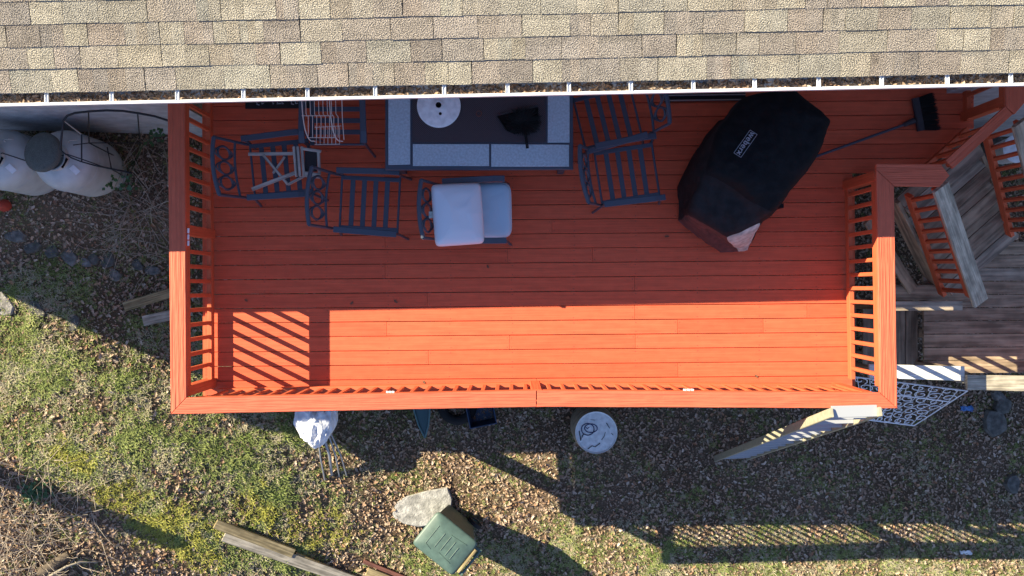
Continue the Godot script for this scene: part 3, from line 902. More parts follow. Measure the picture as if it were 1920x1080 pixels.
# ---------------------------------------------------------------- chairs
# faces +x, origin on the deck under the middle of the seat
func make_chair(label: String, at: Vector3, turn: float) -> Node3D:
	var o := thing("patio_chair", label, "chair", at, turn, "metal patio chairs on the deck")
	var m: Material = M.navy_metal
	var sh := 0.42; var hw := 0.235
	for s in [-1, 1]:
		put("seat_rail", beam(Vector3(-0.27, sh, s * hw), Vector3(0.27, sh, s * hw), 0.04, 0.022), m, o)
	for x in [-0.27, 0.275]:
		put("seat_bar", tube_mesh([Vector3(x, sh, -hw - 0.03), Vector3(x, sh, hw + 0.03)], 0.011, 8), m, o)
	for i in 4:
		var x := -0.165 + i * 0.108
		put("slat", beam(Vector3(x, sh + 0.003, -hw + 0.02), Vector3(x, sh + 0.003, hw - 0.02), 0.046, 0.01), m, o)
	# back
	var bx := func(y: float) -> float: return -0.29 - (y - 0.42) * 0.3
	var top := []
	for i in 9:
		var t := i / 4.0 - 1.0
		top.append(Vector3(bx.call(0.93) - 0.028 * (1.0 - t * t), 0.93 + 0.012 * (1 - t * t), t * (hw + 0.022)))
	put("back_top", tube_mesh(top, 0.02, 8), m, o)
	var low := []
	for i in 9:
		var t := i / 4.0 - 1.0
		low.append(Vector3(bx.call(0.62) - 0.02 * (1.0 - t * t), 0.62, t * (hw + 0.01)))
	put("back_bottom", tube_mesh(low, 0.012, 8), m, o)
	for s in [-1, 1]:
		put("back_post", tube_mesh([Vector3(bx.call(0.42), 0.42, s * (hw + 0.02)), Vector3(bx.call(0.62), 0.62, s * (hw + 0.02)), Vector3(bx.call(0.93), 0.93, s * (hw + 0.022))], 0.014, 8), m, o)
	for i in 3:
		var z := (i - 1) * 0.135
		var ring := []
		for k in 21:
			var a := TAU * k / 20
			var yy := 0.775 + sin(a) * 0.088
			ring.append(Vector3(bx.call(yy) - 0.018, yy, z + cos(a) * 0.06))
		put("ring", tube_mesh(ring, 0.011, 6), m, o)
	for s in [-1, 1]:
		var wave := []
		for k in 25:
			var z: float = -0.2 + k * 0.4 / 24
			var yy: float = 0.775 + s * 0.13 * cos(z * TAU / 0.27)
			wave.append(Vector3(bx.call(yy) - 0.02, clampf(yy, 0.64, 0.91), z))
		put("scroll", tube_mesh(wave, 0.009, 6), m, o)
	# arms and legs
	for s in [-1, 1]:
		var zz: float = s * (hw + 0.05)
		put("armrest", beam(Vector3(-0.28, 0.66, zz - s * 0.015), Vector3(0.19, 0.645, zz), 0.056, 0.018, Vector3.UP, 0.006), m, o)
		put("arm_end", beam(Vector3(0.185, 0.643, zz), Vector3(0.29, 0.615, zz), 0.056, 0.02, Vector3.UP, 0.006), m, o)
		put("leg", tube_mesh([Vector3(0.27, 0.62, zz), Vector3(0.285, 0.42, zz - s * 0.01), Vector3(0.33, 0.012, zz + s * 0.01)], 0.013, 8), m, o)
		put("leg", tube_mesh([Vector3(-0.27, 0.655, zz - s * 0.015), Vector3(-0.27, 0.42, zz - s * 0.02), Vector3(-0.33, 0.012, zz)], 0.013, 8), m, o)
	return o

func build_chairs() -> void:
	var at := func(u: float, v: float) -> Vector3:
		var p := P(u, v, 0.42)
		return Vector3(p.x, 0, p.z)
	make_chair("navy metal patio chair holding the folded wooden stool", at.call(527, 316), 0.1)
	make_chair("empty navy metal patio chair between stool chair and cushioned chair", at.call(693, 382), -0.05)
	make_chair("navy metal patio chair with blue cushion and pillow", at.call(890, 398), 0.03)
	make_chair("empty slatted metal patio chair beside the covered grill", at.call(1175, 326), 0.15)
	make_chair("dark metal patio chair facing the patio table end, under the eave", at.call(1140, 221), PI + 0.24)
	make_chair("dark metal patio chair by house wall under the wire rack", at.call(632, 216), -PI / 2)
	# seat cushion
	var c: Vector3 = at.call(890, 398)
	var cu := thing("seat_cushion", "light blue seat cushion on the metal patio chair", "cushion", c + Vector3(0.045, 0.475, -0.01), 0.02)
	put("pad", pillow_mesh(0.60, 0.52, 0.09, 5.0, 0.004, 1), M.cushion, cu)
	var pip := []
	for k in 41:
		var a := TAU * k / 40
		var ca := cos(a); var sa := sin(a)
		pip.append(Vector3(signf(ca) * pow(absf(ca), 0.28) * 0.298, 0.0, signf(sa) * pow(absf(sa), 0.28) * 0.258))
	put("piping", tube_mesh(pip, 0.006, 6), M.piping, cu)
	# pillow leaning on the back
	var pw := P(859, 402, 0.74)
	var pi := thing("throw_pillow", "pale blue square pillow leaning on the cushioned chair back", "pillow", pw)
	var pm := put("cover", pillow_mesh(0.47, 0.56, 0.15, 2.6, 0.007, 2), M.pillow, pi)
	pm.rotation = Vector3(0.05, 0.07, -0.34)
	var tg := put("care_tag", beam(Vector3(-0.235, 0.07, -0.02), Vector3(-0.235, 0.07, 0.04), 0.05, 0.003), M.white_cloth, pi)
	tg.rotation.z = 0.0

func pillow_mesh(lx: float, lz: float, th: float, pw: float, wr: float, sd: int) -> ArrayMesh:
	var n := FastNoiseLite.new()
	n.seed = sd; n.frequency = 5.0
	var f := func(u: float, v: float) -> Vector3:
		# two sheets joined at the rim: v 0..0.5 top, 0.5..1 underside
		var s := v * 2.0 if v <= 0.5 else 2.0 - v * 2.0
		var top := 1.0 if v <= 0.5 else -1.0
		var a := u * TAU
		var ca := cos(a); var sa := sin(a)
		var e := 0.16 if sd == 2 else 0.26
		var x := signf(ca) * pow(absf(ca), e) * lx / 2; var z := signf(sa) * pow(absf(sa), e) * lz / 2
		var pinch := 1.0 - 0.06 * pow(absf(ca * sa) * 2.0, 0.5) * 0.0
		var h := pow(maxf(0.0, 1.0 - pow(s, pw)), 0.55) * th / 2
		h += wr * n.get_noise_3d(x * s, top, z * s) * (1.0 if s < 0.999 else 0.0) * 2.0
		return Vector3(x * s * pinch, top * h, z * s * pinch)
	return grid_mesh(48, 28, f)

# ---------------------------------------------------------------- covered grill
func poly(st: SurfaceTool, pts: Array, out: Vector3, cuts := 1) -> void:
	var c := Vector3.ZERO
	for p in pts: c += p
	c /= pts.size()
	for i in pts.size():
		var a: Vector3 = pts[i]; var b: Vector3 = pts[(i + 1) % pts.size()]
		tri(st, c, a, b, flat_normal(c, a, b, out))

func build_grill() -> void:
	var g := thing("covered_grill", "barbecue grill under a draped black cover with worn corner", "grill")
	# long direction l (towards the house side), d across to the back
	var t := {
		"a": P(1319, 323, 0.97), "b": P(1452, 402, 1.0), "c": P(1545, 287, 1.05), "d": P(1567, 222, 1.06), "e": P(1490, 160, 1.02), "f": P(1392, 178, 0.95), "g": P(1345, 240, 0.97),
		"m": P(1405, 345, 1.12), "n": P(1480, 205, 1.13), "k": P(1380, 290, 1.08),
		"p": P(1287, 400, 0.72), "q": P(1362, 447, 0.74), "r": P(1432, 416, 0.88)}
	# rings down to the deck, flaring a little
	var flo := {"a": P(1271, 350, 0.12), "p": P(1273, 412, 0.14), "q": P(1352, 476, 0.14), "s": P(1386, 473, 0.1), "r": P(1404, 468, 0.14), "b": P(1420, 418, 0.05), "c": P(1500, 320, 0.05), "d": P(1515, 262, 0.05), "e": P(1450, 205, 0.05), "f": P(1348, 225, 0.05), "g": P(1303, 285, 0.1)}
	var faces := []
	for f in [["a", "m", "k"], ["a", "b", "m"], ["b", "c", "m"], ["c", "n", "m"], ["c", "d", "n"], ["d", "e", "n"], ["e", "f", "n"], ["f", "g", "n"], ["g", "k", "n"], ["k", "m", "n"], ["g", "a", "k"]]:
		faces.append([t[f[0]], t[f[1]], t[f[2]], 0])
	for f in [["a", "b", "r"], ["a", "r", "q"], ["a", "q", "p"]]: faces.append([t[f[0]], t[f[1]], t[f[2]], 1])
	for f in [["f", "g"], ["g", "a"], ["a", "p"]]:
		faces.append([t[f[0]], t[f[1]], flo[f[1]], 2]); faces.append([t[f[0]], flo[f[1]], flo[f[0]], 2])
	for f in [[t.p, t.q, flo.s], [t.p, flo.s, flo.q], [t.p, flo.q, flo.p]]: faces.append([f[0], f[1], f[2], 3])
	for f in [[t.q, t.r, flo.r], [t.q, flo.r, flo.s]]: faces.append([f[0], f[1], f[2], 4])
	for f in [["r", "b"], ["b", "c"], ["c", "d"], ["d", "e"], ["e", "f"]]:
		faces.append([t[f[0]], t[f[1]], flo[f[1]], 5]); faces.append([t[f[0]], flo[f[1]], flo[f[0]], 5])
	var cloth := drape(faces, 4, 14, 0.028)
	put("hood_cover", cloth[0], M.black_cloth, g)
	put("shelf_cover", cloth[1], M.charcoal_cloth, g)
	put("front_skirt", cloth[2], M.charcoal_cloth, g)
	var fl := put("end_flap", cloth[3], M.reddish_cloth, g)
	fl.set_meta("label", "reddish brown end flap of the cover")
	var wc := put("corner_patch", cloth[4], M.white_cloth, g)
	wc.set_meta("label", "bare whitish corner where the cover is worn")
	put("back_skirt", cloth[5], M.black_cloth, g)
	# printed logo on the sloping front of the hood
	var lc: Vector3 = P(1398, 269, 1.115)
	var tn: Vector3 = (t.n - t.k).cross(t.m - t.k).normalized()
	if tn.y < 0: tn = -tn
	# the logo lies in the plane k, m, n
	var run := (P(1383, 290, 1.1) - P(1413, 248, 1.1)).normalized()
	run = (run - tn * run.dot(tn)).normalized()
	var upv := tn.cross(run).normalized()
	if upv.x < 0: upv = -upv
	var base: Vector3 = t.k
	var dist := (lc - base).dot(tn)
	lc -= tn * (dist - 0.02)
	var logo := Node3D.new()
	logo.name = "logo_print"
	g.add_child(logo)
	logo.transform = Transform3D(Basis(run, upv, run.cross(upv)), lc)
	var fs := 0.2
	var tm := TextMesh.new()
	var sf := SystemFont.new()
	sf.font_names = PackedStringArray(["Droid Sans"])
	sf.font_weight = 700
	tm.font = sf
	tm.text = "weber"
	tm.font_size = 64
	tm.pixel_size = 0.001
	tm.depth = 0.002
	var tx := put("lettering", tm, M.print, logo)
	tx.position = Vector3(-0.02, 0.0, 0.0)
	for q in [[-0.12, -0.036, 0.12, -0.036], [-0.12, 0.036, 0.12, 0.036], [-0.12, -0.036, -0.12, 0.036], [0.12, -0.036, 0.12, 0.036]]:
		put("border", beam(Vector3(q[0], q[1], 0), Vector3(q[2], q[3], 0), 0.004, 0.002, Vector3.BACK, 0.0005), M.print, logo)
	for s in [-1, 1]:
		put("mark", beam(Vector3(0.08, -0.016 * s, 0), Vector3(0.108, 0.016 * s, 0), 0.01, 0.002 + 0.0004 * s, Vector3.BACK, 0.0005), M.print, logo)
	for q in [["f", "leg"], ["d", "leg"], ["p", "leg"], ["b", "leg"]]:
		var p: Vector3 = flo[q[0]].lerp(Vector3(flo.c.x, 0, flo.c.z), 0.25)
		put("leg", beam(Vector3(p.x, 0.002, p.z), Vector3(p.x, 0.5, p.z), 0.04, 0.04), M.black_plastic, g)

# one cloth from faces [a, b, c, group]: subdivided, creases rounded by averaging, then wrinkled; one mesh for each group
func drape(faces: Array, times: int, rounds: int, amp: float) -> Dictionary:
	var tris := faces
	for k in times:
		var nt := []
		for t in tris:
			var ab: Vector3 = (t[0] + t[1]) / 2; var bc: Vector3 = (t[1] + t[2]) / 2; var ca: Vector3 = (t[2] + t[0]) / 2
			nt.append_array([[t[0], ab, ca, t[3]], [ab, t[1], bc, t[3]], [ca, bc, t[2], t[3]], [ab, bc, ca, t[3]]])
		tris = nt
	var id := {}
	var pos := PackedVector3Array()
	var nb := []
	var idx := []
	for t in tris:
		var row := []
		for i in 3:
			var key := Vector3i((t[i] as Vector3) * 2000.0)
			if not id.has(key):
				id[key] = pos.size(); pos.append(t[i]); nb.append({})
			row.append(id[key])
		if row[0] == row[1] or row[1] == row[2] or row[0] == row[2]: continue
		for i in 3:
			nb[row[i]][row[(i + 1) % 3]] = nb[row[i]].get(row[(i + 1) % 3], 0) + 1
			nb[row[(i + 1) % 3]][row[i]] = nb[row[(i + 1) % 3]].get(row[i], 0) + 1
		idx.append([row[0], row[1], row[2], t[3]])
	var edge := []
	for i in pos.size():
		var open := false
		for j in nb[i]:
			if nb[i][j] < 2: open = true
		edge.append(open)
	for k in rounds:
		var np := pos.duplicate()
		for i in pos.size():
			if edge[i]: continue
			var s := Vector3.ZERO
			for j in nb[i]: s += pos[j]
			np[i] = pos[i].lerp(s / nb[i].size(), 0.5)
		pos = np
	var n := FastNoiseLite.new()
	n.seed = 44; n.frequency = 1.5; n.fractal_octaves = 3
	var fold := FastNoiseLite.new()
	fold.seed = 45; fold.frequency = 3.0; fold.fractal_type = FastNoiseLite.FRACTAL_RIDGED; fold.fractal_octaves = 2
	for i in pos.size():
		var p := pos[i]
		pos[i] = p + Vector3(n.get_noise_3d(p.x, p.y, p.z), n.get_noise_3d(p.x + 9, p.y, p.z), n.get_noise_3d(p.x, p.y + 9, p.z)) * amp + Vector3(-0.6, 0.5, 0.4) * (fold.get_noise_3d(p.x * 1.2, p.y * 0.35, p.z * 1.2) * amp * 0.7)
	var c := Vector3.ZERO
	for p in pos: c += p
	c /= pos.size()
	c.y = 0.4
	var nor := PackedVector3Array()
	nor.resize(pos.size())
	for t in idx:
		var fn := (pos[t[1]] - pos[t[0]]).cross(pos[t[2]] - pos[t[0]])
		if fn.dot((pos[t[0]] + pos[t[1]] + pos[t[2]]) / 3.0 - c) < 0: fn = -fn
		for i in 3: nor[t[i]] += fn
	var tools := {}
	for t in idx:
		if not tools.has(t[3]): tools[t[3]] = begin()
		var st: SurfaceTool = tools[t[3]]
		var o := [t[0], t[1], t[2]]
		if (pos[o[2]] - pos[o[0]]).cross(pos[o[1]] - pos[o[0]]).dot(nor[o[0]] + nor[o[1]] + nor[o[2]]) < 0: o = [t[0], t[2], t[1]]
		for i in o:
			st.set_normal(nor[i].normalized()); st.set_uv(Vector2(pos[i].x, pos[i].z)); st.add_vertex(pos[i])
	var out := {}
	for k in tools: out[k] = tools[k].commit()
	return out

# ---------------------------------------------------------------- other things on the deck
func build_deck_things() -> void:
	# folded wooden stool lying on the chair seat
	var s := thing("folding_stool", "folded weathered wooden stool lying on a patio chair", "stool")
	var y := 0.47
	var W: Material = M.stool_wood
	for i in 3:
		put("slat", beam(P(551 + i * 7.5, 275, y + 0.08 + i * 0.006), P(556 + i * 7.0, 331, y + 0.09 + i * 0.006), 0.024, 0.026), W, s)
	put("leg", beam(P(466, 289, y), P(550, 288, y + 0.045), 0.03, 0.022), W, s)
	put("leg", beam(P(473, 355, y), P(556, 323, y + 0.05), 0.034, 0.024), W, s)
	put("leg", beam(P(494, 291, y + 0.03), P(540, 346, y + 0.012), 0.024, 0.022), W, s)
	put("leg", beam(P(534, 294, y + 0.004), P(512, 325, y + 0.006), 0.02, 0.018), W, s)
	put("brace", beam(P(540, 346, y + 0.035), P(577, 327, y + 0.05), 0.022, 0.02), W, s)
	put("frame_rail", beam(P(568, 279, y + 0.1), P(602, 284, y + 0.1), 0.026, 0.02), W, s)
	put("frame_rail", beam(P(568, 326, y + 0.1), P(600, 330, y + 0.1), 0.05, 0.02), W, s)
	put("frame_rail", beam(P(597, 283, y + 0.09), P(599, 327, y + 0.09), 0.028, 0.02), W, s)
	put("seat_panel", slab_mesh([P(571, 283, y + 0.092), P(594, 285, y + 0.092), P(594, 322, y + 0.092), P(571, 322, y + 0.092)], 0.008), M.pad_cloth, s)
	# wire racks
	var r := thing("wire_rack", "tan wire rack with curved sides leaning over a chair", "rack")
	var st: SurfaceTool
	var hi := 0.78
	for k in 2:
		var u0: float = 565.0 + k * 52.0
		var q := []
		for i in 13:
			var t := i / 12.0
			q.append(P(u0 + 22.0 * pow(t, 2.2) + (4.0 if i == 12 else 0.0), 150 + 115 * sin(t * PI / 2), hi - 0.18 * t))
		put("side_hoop", tube_mesh(q, 0.0055, 6), M.wire, r)
	for i in 8:
		var u: float = 574.0 + i * 8.0
		put("wire", tube_mesh([P(u - 2, 150, hi), P(u, 214, hi - 0.03), P(u + 4, 219, hi - 0.07), P(u + 4, 258, hi - 0.14)], 0.003, 5), M.wire, r)
	put("cross_wire", tube_mesh([P(566, 217, hi - 0.04), P(625, 217, hi - 0.04)], 0.0035, 5), M.wire, r)
	put("cross_wire", tube_mesh([P(576, 258, hi - 0.145), P(628, 258, hi - 0.145)], 0.0035, 5), M.wire, r)
	for i in 7:
		var u: float = 591.0 + i * 7.3
		put("wire", tube_mesh([P(u, 236, hi - 0.16), P(u + 2, 240, hi - 0.2), P(u + 2, 271, hi - 0.24)], 0.003, 5), M.wire, r)
	put("cross_wire", tube_mesh([P(590, 239, hi - 0.19), P(640, 236, hi - 0.19)], 0.0035, 5), M.wire, r)
	put("cross_wire", tube_mesh([P(590, 271, hi - 0.24), P(637, 270, hi - 0.24)], 0.0035, 5), M.wire, r)
	put("side_hoop", tube_mesh([P(640, 150, hi - 0.1), P(642, 225, hi - 0.16), P(645, 262, hi - 0.22)], 0.0045, 6), M.wire, r)
	# push broom
	var b := thing("push_broom", "black push broom lying on the deck beside the grill", "broom")
	put("handle", tube_mesh([P(1520, 297, 0.05), P(1703, 231, 0.06)], 0.013, 8), M.navy_metal, b)
	put("socket", tube_mesh([P(1695, 234, 0.06), P(1714, 226, 0.05)], 0.022, 8, 0.03), M.dark_metal, b)
	var h0 := P(1716, 184, 0.04); var h1 := P(1727, 245, 0.04)
	put("head", beam(h0, h1, 0.07, 0.05, Vector3.UP, 0.012), M.dark_metal, b)
	st = begin()
	var hd := (h1 - h0); var ac := Vector3(hd.z, 0, -hd.x).normalized()
	if ac.x < 0: ac = -ac
	for i in 420:
		var t := rng.randf()
		var p := h0 + hd * t + Vector3.UP * rng.randf_range(-0.025, 0.02) + ac * 0.03
		tube(st, [p, p + ac * rng.randf_range(0.12, 0.165) + hd.normalized() * (t - 0.45) * 0.05 + Vector3.UP * rng.randf_range(-0.01, 0.02)], 0.003, 3, 0.002)
	var br := put("bristles", st.commit(), M.bristle, b)
	br.set_meta("kind", "stuff")
	# door mat with pale lettering and a dark tray, both half under the eave
	var dm := thing("door_mat", "black door mat with pale lettering by the house wall", "mat", Vector3(-2.3, 0.001, -1.98), 0.012)
	put("pad", beam(Vector3(-0.33, 0.008, 0), Vector3(0.33, 0.008, 0), 0.42, 0.014, Vector3.UP, 0.004), M.rubber, dm)
	for q in [[-0.22, 0.03], [-0.17, 0.022], [-0.06, 0.012], [-0.02, 0.045], [0.03, 0.02], [0.12, 0.03], [0.16, 0.03], [0.21, 0.022], [0.25, 0.02]]:
		var p := Vector3(q[0], 0.0165, 0.165)
		var w: float = q[1]
		put("stroke", beam(p, p + Vector3(w, 0, rng.randf_range(-0.012, 0.012)), 0.01, 0.002, Vector3.UP, 0.0005), M.mat_print, dm)
		put("stroke", beam(p + Vector3(0, 0.0003, -0.03), p + Vector3(w * 0.3, 0.0003, 0.004), 0.008, 0.002, Vector3.UP, 0.0005), M.mat_print, dm)
	var tr := thing("boot_tray", "low dark tray with pale rim beside the covered grill", "tray", Vector3(1.9, 0.001, -2.02), 0.012)
	put("base", beam(Vector3(-0.4, 0.01, 0), Vector3(0.4, 0.01, 0), 0.36, 0.016), M.rubber, tr)
	for z in [-0.17, 0.12, 0.17]:
		put("rim", beam(Vector3(-0.4, 0.026, z), Vector3(0.4, 0.026, z), 0.012, 0.016), M.steel if z > 0.1 else M.rubber, tr)
	# fallen leaves on the planks
	for q in [[462, 563, 0.5], [660, 568, 1.2], [742, 565, 2.0], [795, 717, 0.3], [1000, 718, 1.0], [915, 500, 0.2], [1418, 705, 1.9], [1250, 443, 2.4]]:
		var lf := put("fallen_leaf", leaf_mesh(0.04 + 0.015 * q[2] / 2.4, 0.014, 0.35), M.dry_leaf)
		lf.position = P(q[0], q[1], 0.004)
		lf.rotation.y = q[2] * 2.0
		tag(lf, "single dry brown leaf lying on the deck planks", "leaf", "fallen leaves on the deck")

func leaf_mesh(l: float, w: float, curl: float, kind := 0) -> ArrayMesh:
	var st := begin()
	var out := [Vector2(0, -0.5), Vector2(0.35, -0.34), Vector2(0.16, -0.2), Vector2(0.5, -0.06), Vector2(0.2, 0.06), Vector2(0.42, 0.26), Vector2(0.12, 0.3), Vector2(0, 0.5), Vector2(-0.12, 0.3), Vector2(-0.44, 0.22), Vector2(-0.2, 0.06), Vector2(-0.5, -0.08), Vector2(-0.16, -0.22), Vector2(-0.33, -0.36)]
	if kind == 1: out = [Vector2(0, -0.5), Vector2(0.3, -0.25), Vector2(0.42, 0.0), Vector2(0.25, 0.3), Vector2(0.03, 0.5), Vector2(-0.28, 0.28), Vector2(-0.4, -0.02), Vector2(-0.3, -0.27)]
	if kind == 2: out = [Vector2(0.1, -0.5), Vector2(0.5, -0.2), Vector2(0.2, 0.05), Vector2(0.4, 0.4), Vector2(-0.05, 0.2), Vector2(-0.3, 0.5), Vector2(-0.45, 0.0), Vector2(-0.15, -0.15)]
	var pos := func(p: Vector2) -> Vector3:
		var h := p.x * p.x * 0.9 + p.y * p.y * 0.7 - 0.1 + 0.3 * p.x * p.y
		if kind == 0: h = absf(p.x) * 0.75 - 0.5 * p.y * p.y + 0.25 * sin(p.y * 9.0) * p.x
		if kind == 2: h = 0.6 * p.x * p.y + 0.5 * absf(p.y) + 0.3 * sin(p.x * 7.0)
		return Vector3(p.x * w * 2.0, curl * l * h, p.y * l)
	for i in out.size():
		var a: Vector3 = pos.call(Vector2.ZERO); var b: Vector3 = pos.call(out[i]); var c: Vector3 = pos.call(out[(i + 1) % out.size()])
		var n := flat_normal(a, b, c, Vector3.UP)
		if (c - a).cross(b - a).dot(n) < 0:
			var t := b; b = c; c = t
		for p in [a, b, c]:
			st.set_color(Color.WHITE); st.set_normal(n); st.add_vertex(p)
	return st.commit()

# ---------------------------------------------------------------- left yard: tanks, hoop, stones, brush
func build_left_yard() -> void:
	# propane tanks
	var spots := [[P(190, 320, -1.14), "grey propane tank with open weathered hood lid beside the deck"], [P(82, 318, -1.14), "grey propane tank farther from the deck, hood at its top"]]
	for k in 2:
		var at: Vector3 = spots[k][0]
		at.y = -1.14
		var o := thing("propane_tank", spots[k][1], "gas tank", at, 0.0, "propane tanks by the house wall")
		put("foot_ring", lathe_mesh([Vector2(0.22, -0.12), Vector2(0.235, -0.12), Vector2(0.235, 0.06), Vector2(0.22, 0.06)], 36), M.tank, o)
		put("shell", lathe_mesh([Vector2(0.0, 0.0), Vector2(0.2, 0.02), Vector2(0.29, 0.1), Vector2(0.312, 0.2), Vector2(0.312, 0.76), Vector2(0.305, 0.83), Vector2(0.285, 0.89), Vector2(0.245, 0.945), Vector2(0.19, 0.985), Vector2(0.12, 1.01), Vector2(0, 1.02)], 48), M.tank, o)
		put("collar", lathe_mesh([Vector2(0.135, 0.99), Vector2(0.14, 1.1), Vector2(0.128, 1.1), Vector2(0.124, 1.0)], 36), M.tank, o)
		put("valve", lathe_mesh([Vector2(0.03, 1.0), Vector2(0.03, 1.07), Vector2(0.018, 1.075), Vector2(0.018, 1.1), Vector2(0, 1.1)], 12), M.dark_metal, o)
		put("weld_seam", lathe_mesh([Vector2(0.3135, 0.756), Vector2(0.3165, 0.76), Vector2(0.3135, 0.764)], 48), M.tank, o)
		var lid := put("hood_lid", lathe_mesh([Vector2(0.195, -0.02), Vector2(0.2, 0.02), Vector2(0.18, 0.045), Vector2(0.09, 0.06), Vector2(0, 0.064)], 36), M.hood, o)
		lid.position = Vector3(-0.05, 1.15, -0.03)
		lid.rotation = Vector3(-0.12, 0, 0.2)
		put("slot", beam(Vector3(0.1, 1.085, 0.11), Vector3(0.155, 1.09, 0.02), 0.025, 0.012), M.black_plastic, o)
		put("data_plate", beam(Vector3(0.16, 0.992, 0.14), Vector3(0.2, 0.982, 0.1), 0.09, 0.004, Vector3(0.35, 1, 0.25)), M.white_plastic, o)
		put("lifting_lug", tube_mesh([Vector3(0.13, 1.0, -0.15), Vector3(0.14, 1.05, -0.16), Vector3(0.18, 1.04, -0.17), Vector3(0.19, 0.97, -0.18)], 0.009, 6), M.tank, o)
		put("copper_line", tube_mesh([Vector3(0.03, 1.06, 0), Vector3(0.16, 1.1, -0.02), Vector3(0.3, 0.98, 0.03), Vector3(0.33, 0.7, 0.05), Vector3(0.34, -0.02, 0.02)], 0.006, 6), M.dark_metal, o)
	# black plant hoop
	var hp := thing("plant_hoop", "thin black metal plant support hoop around the tank", "plant support")
	var ring := []
	for q in [[113, 280, 0.3], [116, 250, 0.38], [119, 226, 0.4], [126, 217, 0.42], [140, 212, 0.42], [166, 209, 0.42], [200, 207, 0.42], [230, 208, 0.42], [258, 212, 0.4], [290, 218, 0.38], [318, 227, 0.36]]: ring.append(P(q[0], q[1], q[2]))
	put("ring", tube_mesh(ring, 0.011, 6), M.black_wire, hp)
	ring = []
	for q in [[113, 280, 0.3], [120, 287, 0.28], [134, 296, 0.27], [152, 303, 0.25], [180, 311, 0.22], [209, 317, 0.2], [245, 325, 0.15]]: ring.append(P(q[0], q[1], q[2]))
	put("ring", tube_mesh(ring, 0.007, 6), M.black_wire, hp)
	put("upright", tube_mesh([P(166, 209, 0.42), P(167, 268, 0.1), P(230, 300, -1.2)], 0.007, 6), M.black_wire, hp)
	put("upright", tube_mesh([P(258, 212, 0.4), P(262, 262, -1.4)], 0.007, 6), M.black_wire, hp)
	put("upright", tube_mesh([P(153, 252, 0.3), P(153, 303, 0.25)], 0.008, 6), M.black_wire, hp)
	put("upright", tube_mesh([P(201, 276, 0.2), P(209, 317, 0.2), P(240, 335, -1.4)], 0.007, 6), M.black_wire, hp)
	put("brace", tube_mesh([P(119, 226, 0.4), P(153, 252, 0.3)], 0.006, 6), M.twig, hp)
	put("brace", tube_mesh([P(137, 272, 0.15), P(167, 268, 0.1), P(280, 268, -0.9)], 0.005, 6), M.black_wire, hp)
	# stones
	var stones := [[28, 440, 0.16, 0.12, 0, "pale stone at the shaded bed edge below the tanks"], [62, 462, 0.15, 0.1, 1, "long grey stone in the row below the tanks"], [97, 470, 0.12, 0.1, 1, "rounded grey stone in the shaded garden border row"], [128, 478, 0.17, 0.11, 0, "broad flat stone in the shaded garden border row"],
		[162, 493, 0.1, 0.07, 2, "small pale block in the shaded garden border row"], [176, 485, 0.09, 0.1, 1, "upright angular stone beside the small pale block"], [203, 488, 0.13, 0.11, 1, "grey angular stone under the dry twigs by deck"], [216, 515, 0.11, 0.09, 0, "triangular stone lying below the border row"], [258, 497, 0.12, 0.08, 1, "flat stone half hidden by leaves beside the deck"], [285, 507, 0.13, 0.07, 0, "pale flat stone closest to the deck railing"],
		[5, 572, 0.16, 0.2, 2, "large pale stone on the sunlit edge of lawn"], [66, 578, 0.12, 0.1, 1, "grey stone in shade on the lawn near sunlight edge"], [75, 585, 0.09, 0.08, 1, "small grey stone beside another in the lawn"], [140, 605, 0.09, 0.14, 1, "narrow grey stone where the house shadow ends"]]
	for i in stones.size():
		var q = stones[i]
		var p := G(q[0], q[1])
		var o := put("field_stone", stone_mesh(q[2] * 0.8, q[3] * 0.8, 0.04, 100 + i), M.rock[q[4]])
		o.position = p + Vector3.DOWN * 0.01
		o.rotation.y = i * 0.7
		tag(o, q[5], "stone", "stones on the left lawn")
	# boards poking out from under the deck
	var bd := [[232, 575, 350, 540, M.tan_wood, 0.11, "brown weathered board poking out beneath the deck edge"], [268, 602, 360, 582, M.pale_wood, 0.12, "pale board with split end beneath the deck edge"]]
	for q in bd:
		var a := G(q[0], q[1], 0.06); var b := G(q[2], q[3], 0.08)
		var o := put("loose_board", beam(a, b, q[5], 0.036), q[4])
		tag(o, q[6], "board")
	# dry brush by the deck and a leafy weed
	var br := put("dry_brush", twig_mesh(G(262, 385), 120, 0.75, 0.55, 1), M.twig)
	tag(br, "tangle of dry vine stems growing beside the left railing", "dry brush")
	for q in [[[215, 287], [250, 300], [283, 318], [318, 325]], [[262, 330], [275, 350], [296, 362], [312, 388]], [[200, 420], [240, 405], [285, 400], [318, 392]], [[222, 255], [290, 268], [320, 278]]]:
		pass
	var wd := put("leafy_vine", sprout_mesh([[286, 248], [292, 252], [282, 262], [210, 330], [230, 345], [201, 352], [214, 353], [240, 340], [248, 352], [298, 246]]), M.green_leaf)
	tag(wd, "small green vine leaves climbing past the propane tank", "vine")
	var rb := thing("red_ornament", "small red garden ornament in shade below the tanks", "ornament", G(12, 386))
	put("body", lathe_mesh([Vector2(0.06, 0), Vector2(0.07, 0.05), Vector2(0.045, 0.12), Vector2(0.02, 0.17), Vector2(0, 0.18)], 16), M.red_berry, rb)
	put("tip", lathe_mesh([Vector2(0.012, 0.175), Vector2(0.014, 0.2), Vector2(0, 0.21)], 10), M.white_plastic, rb)

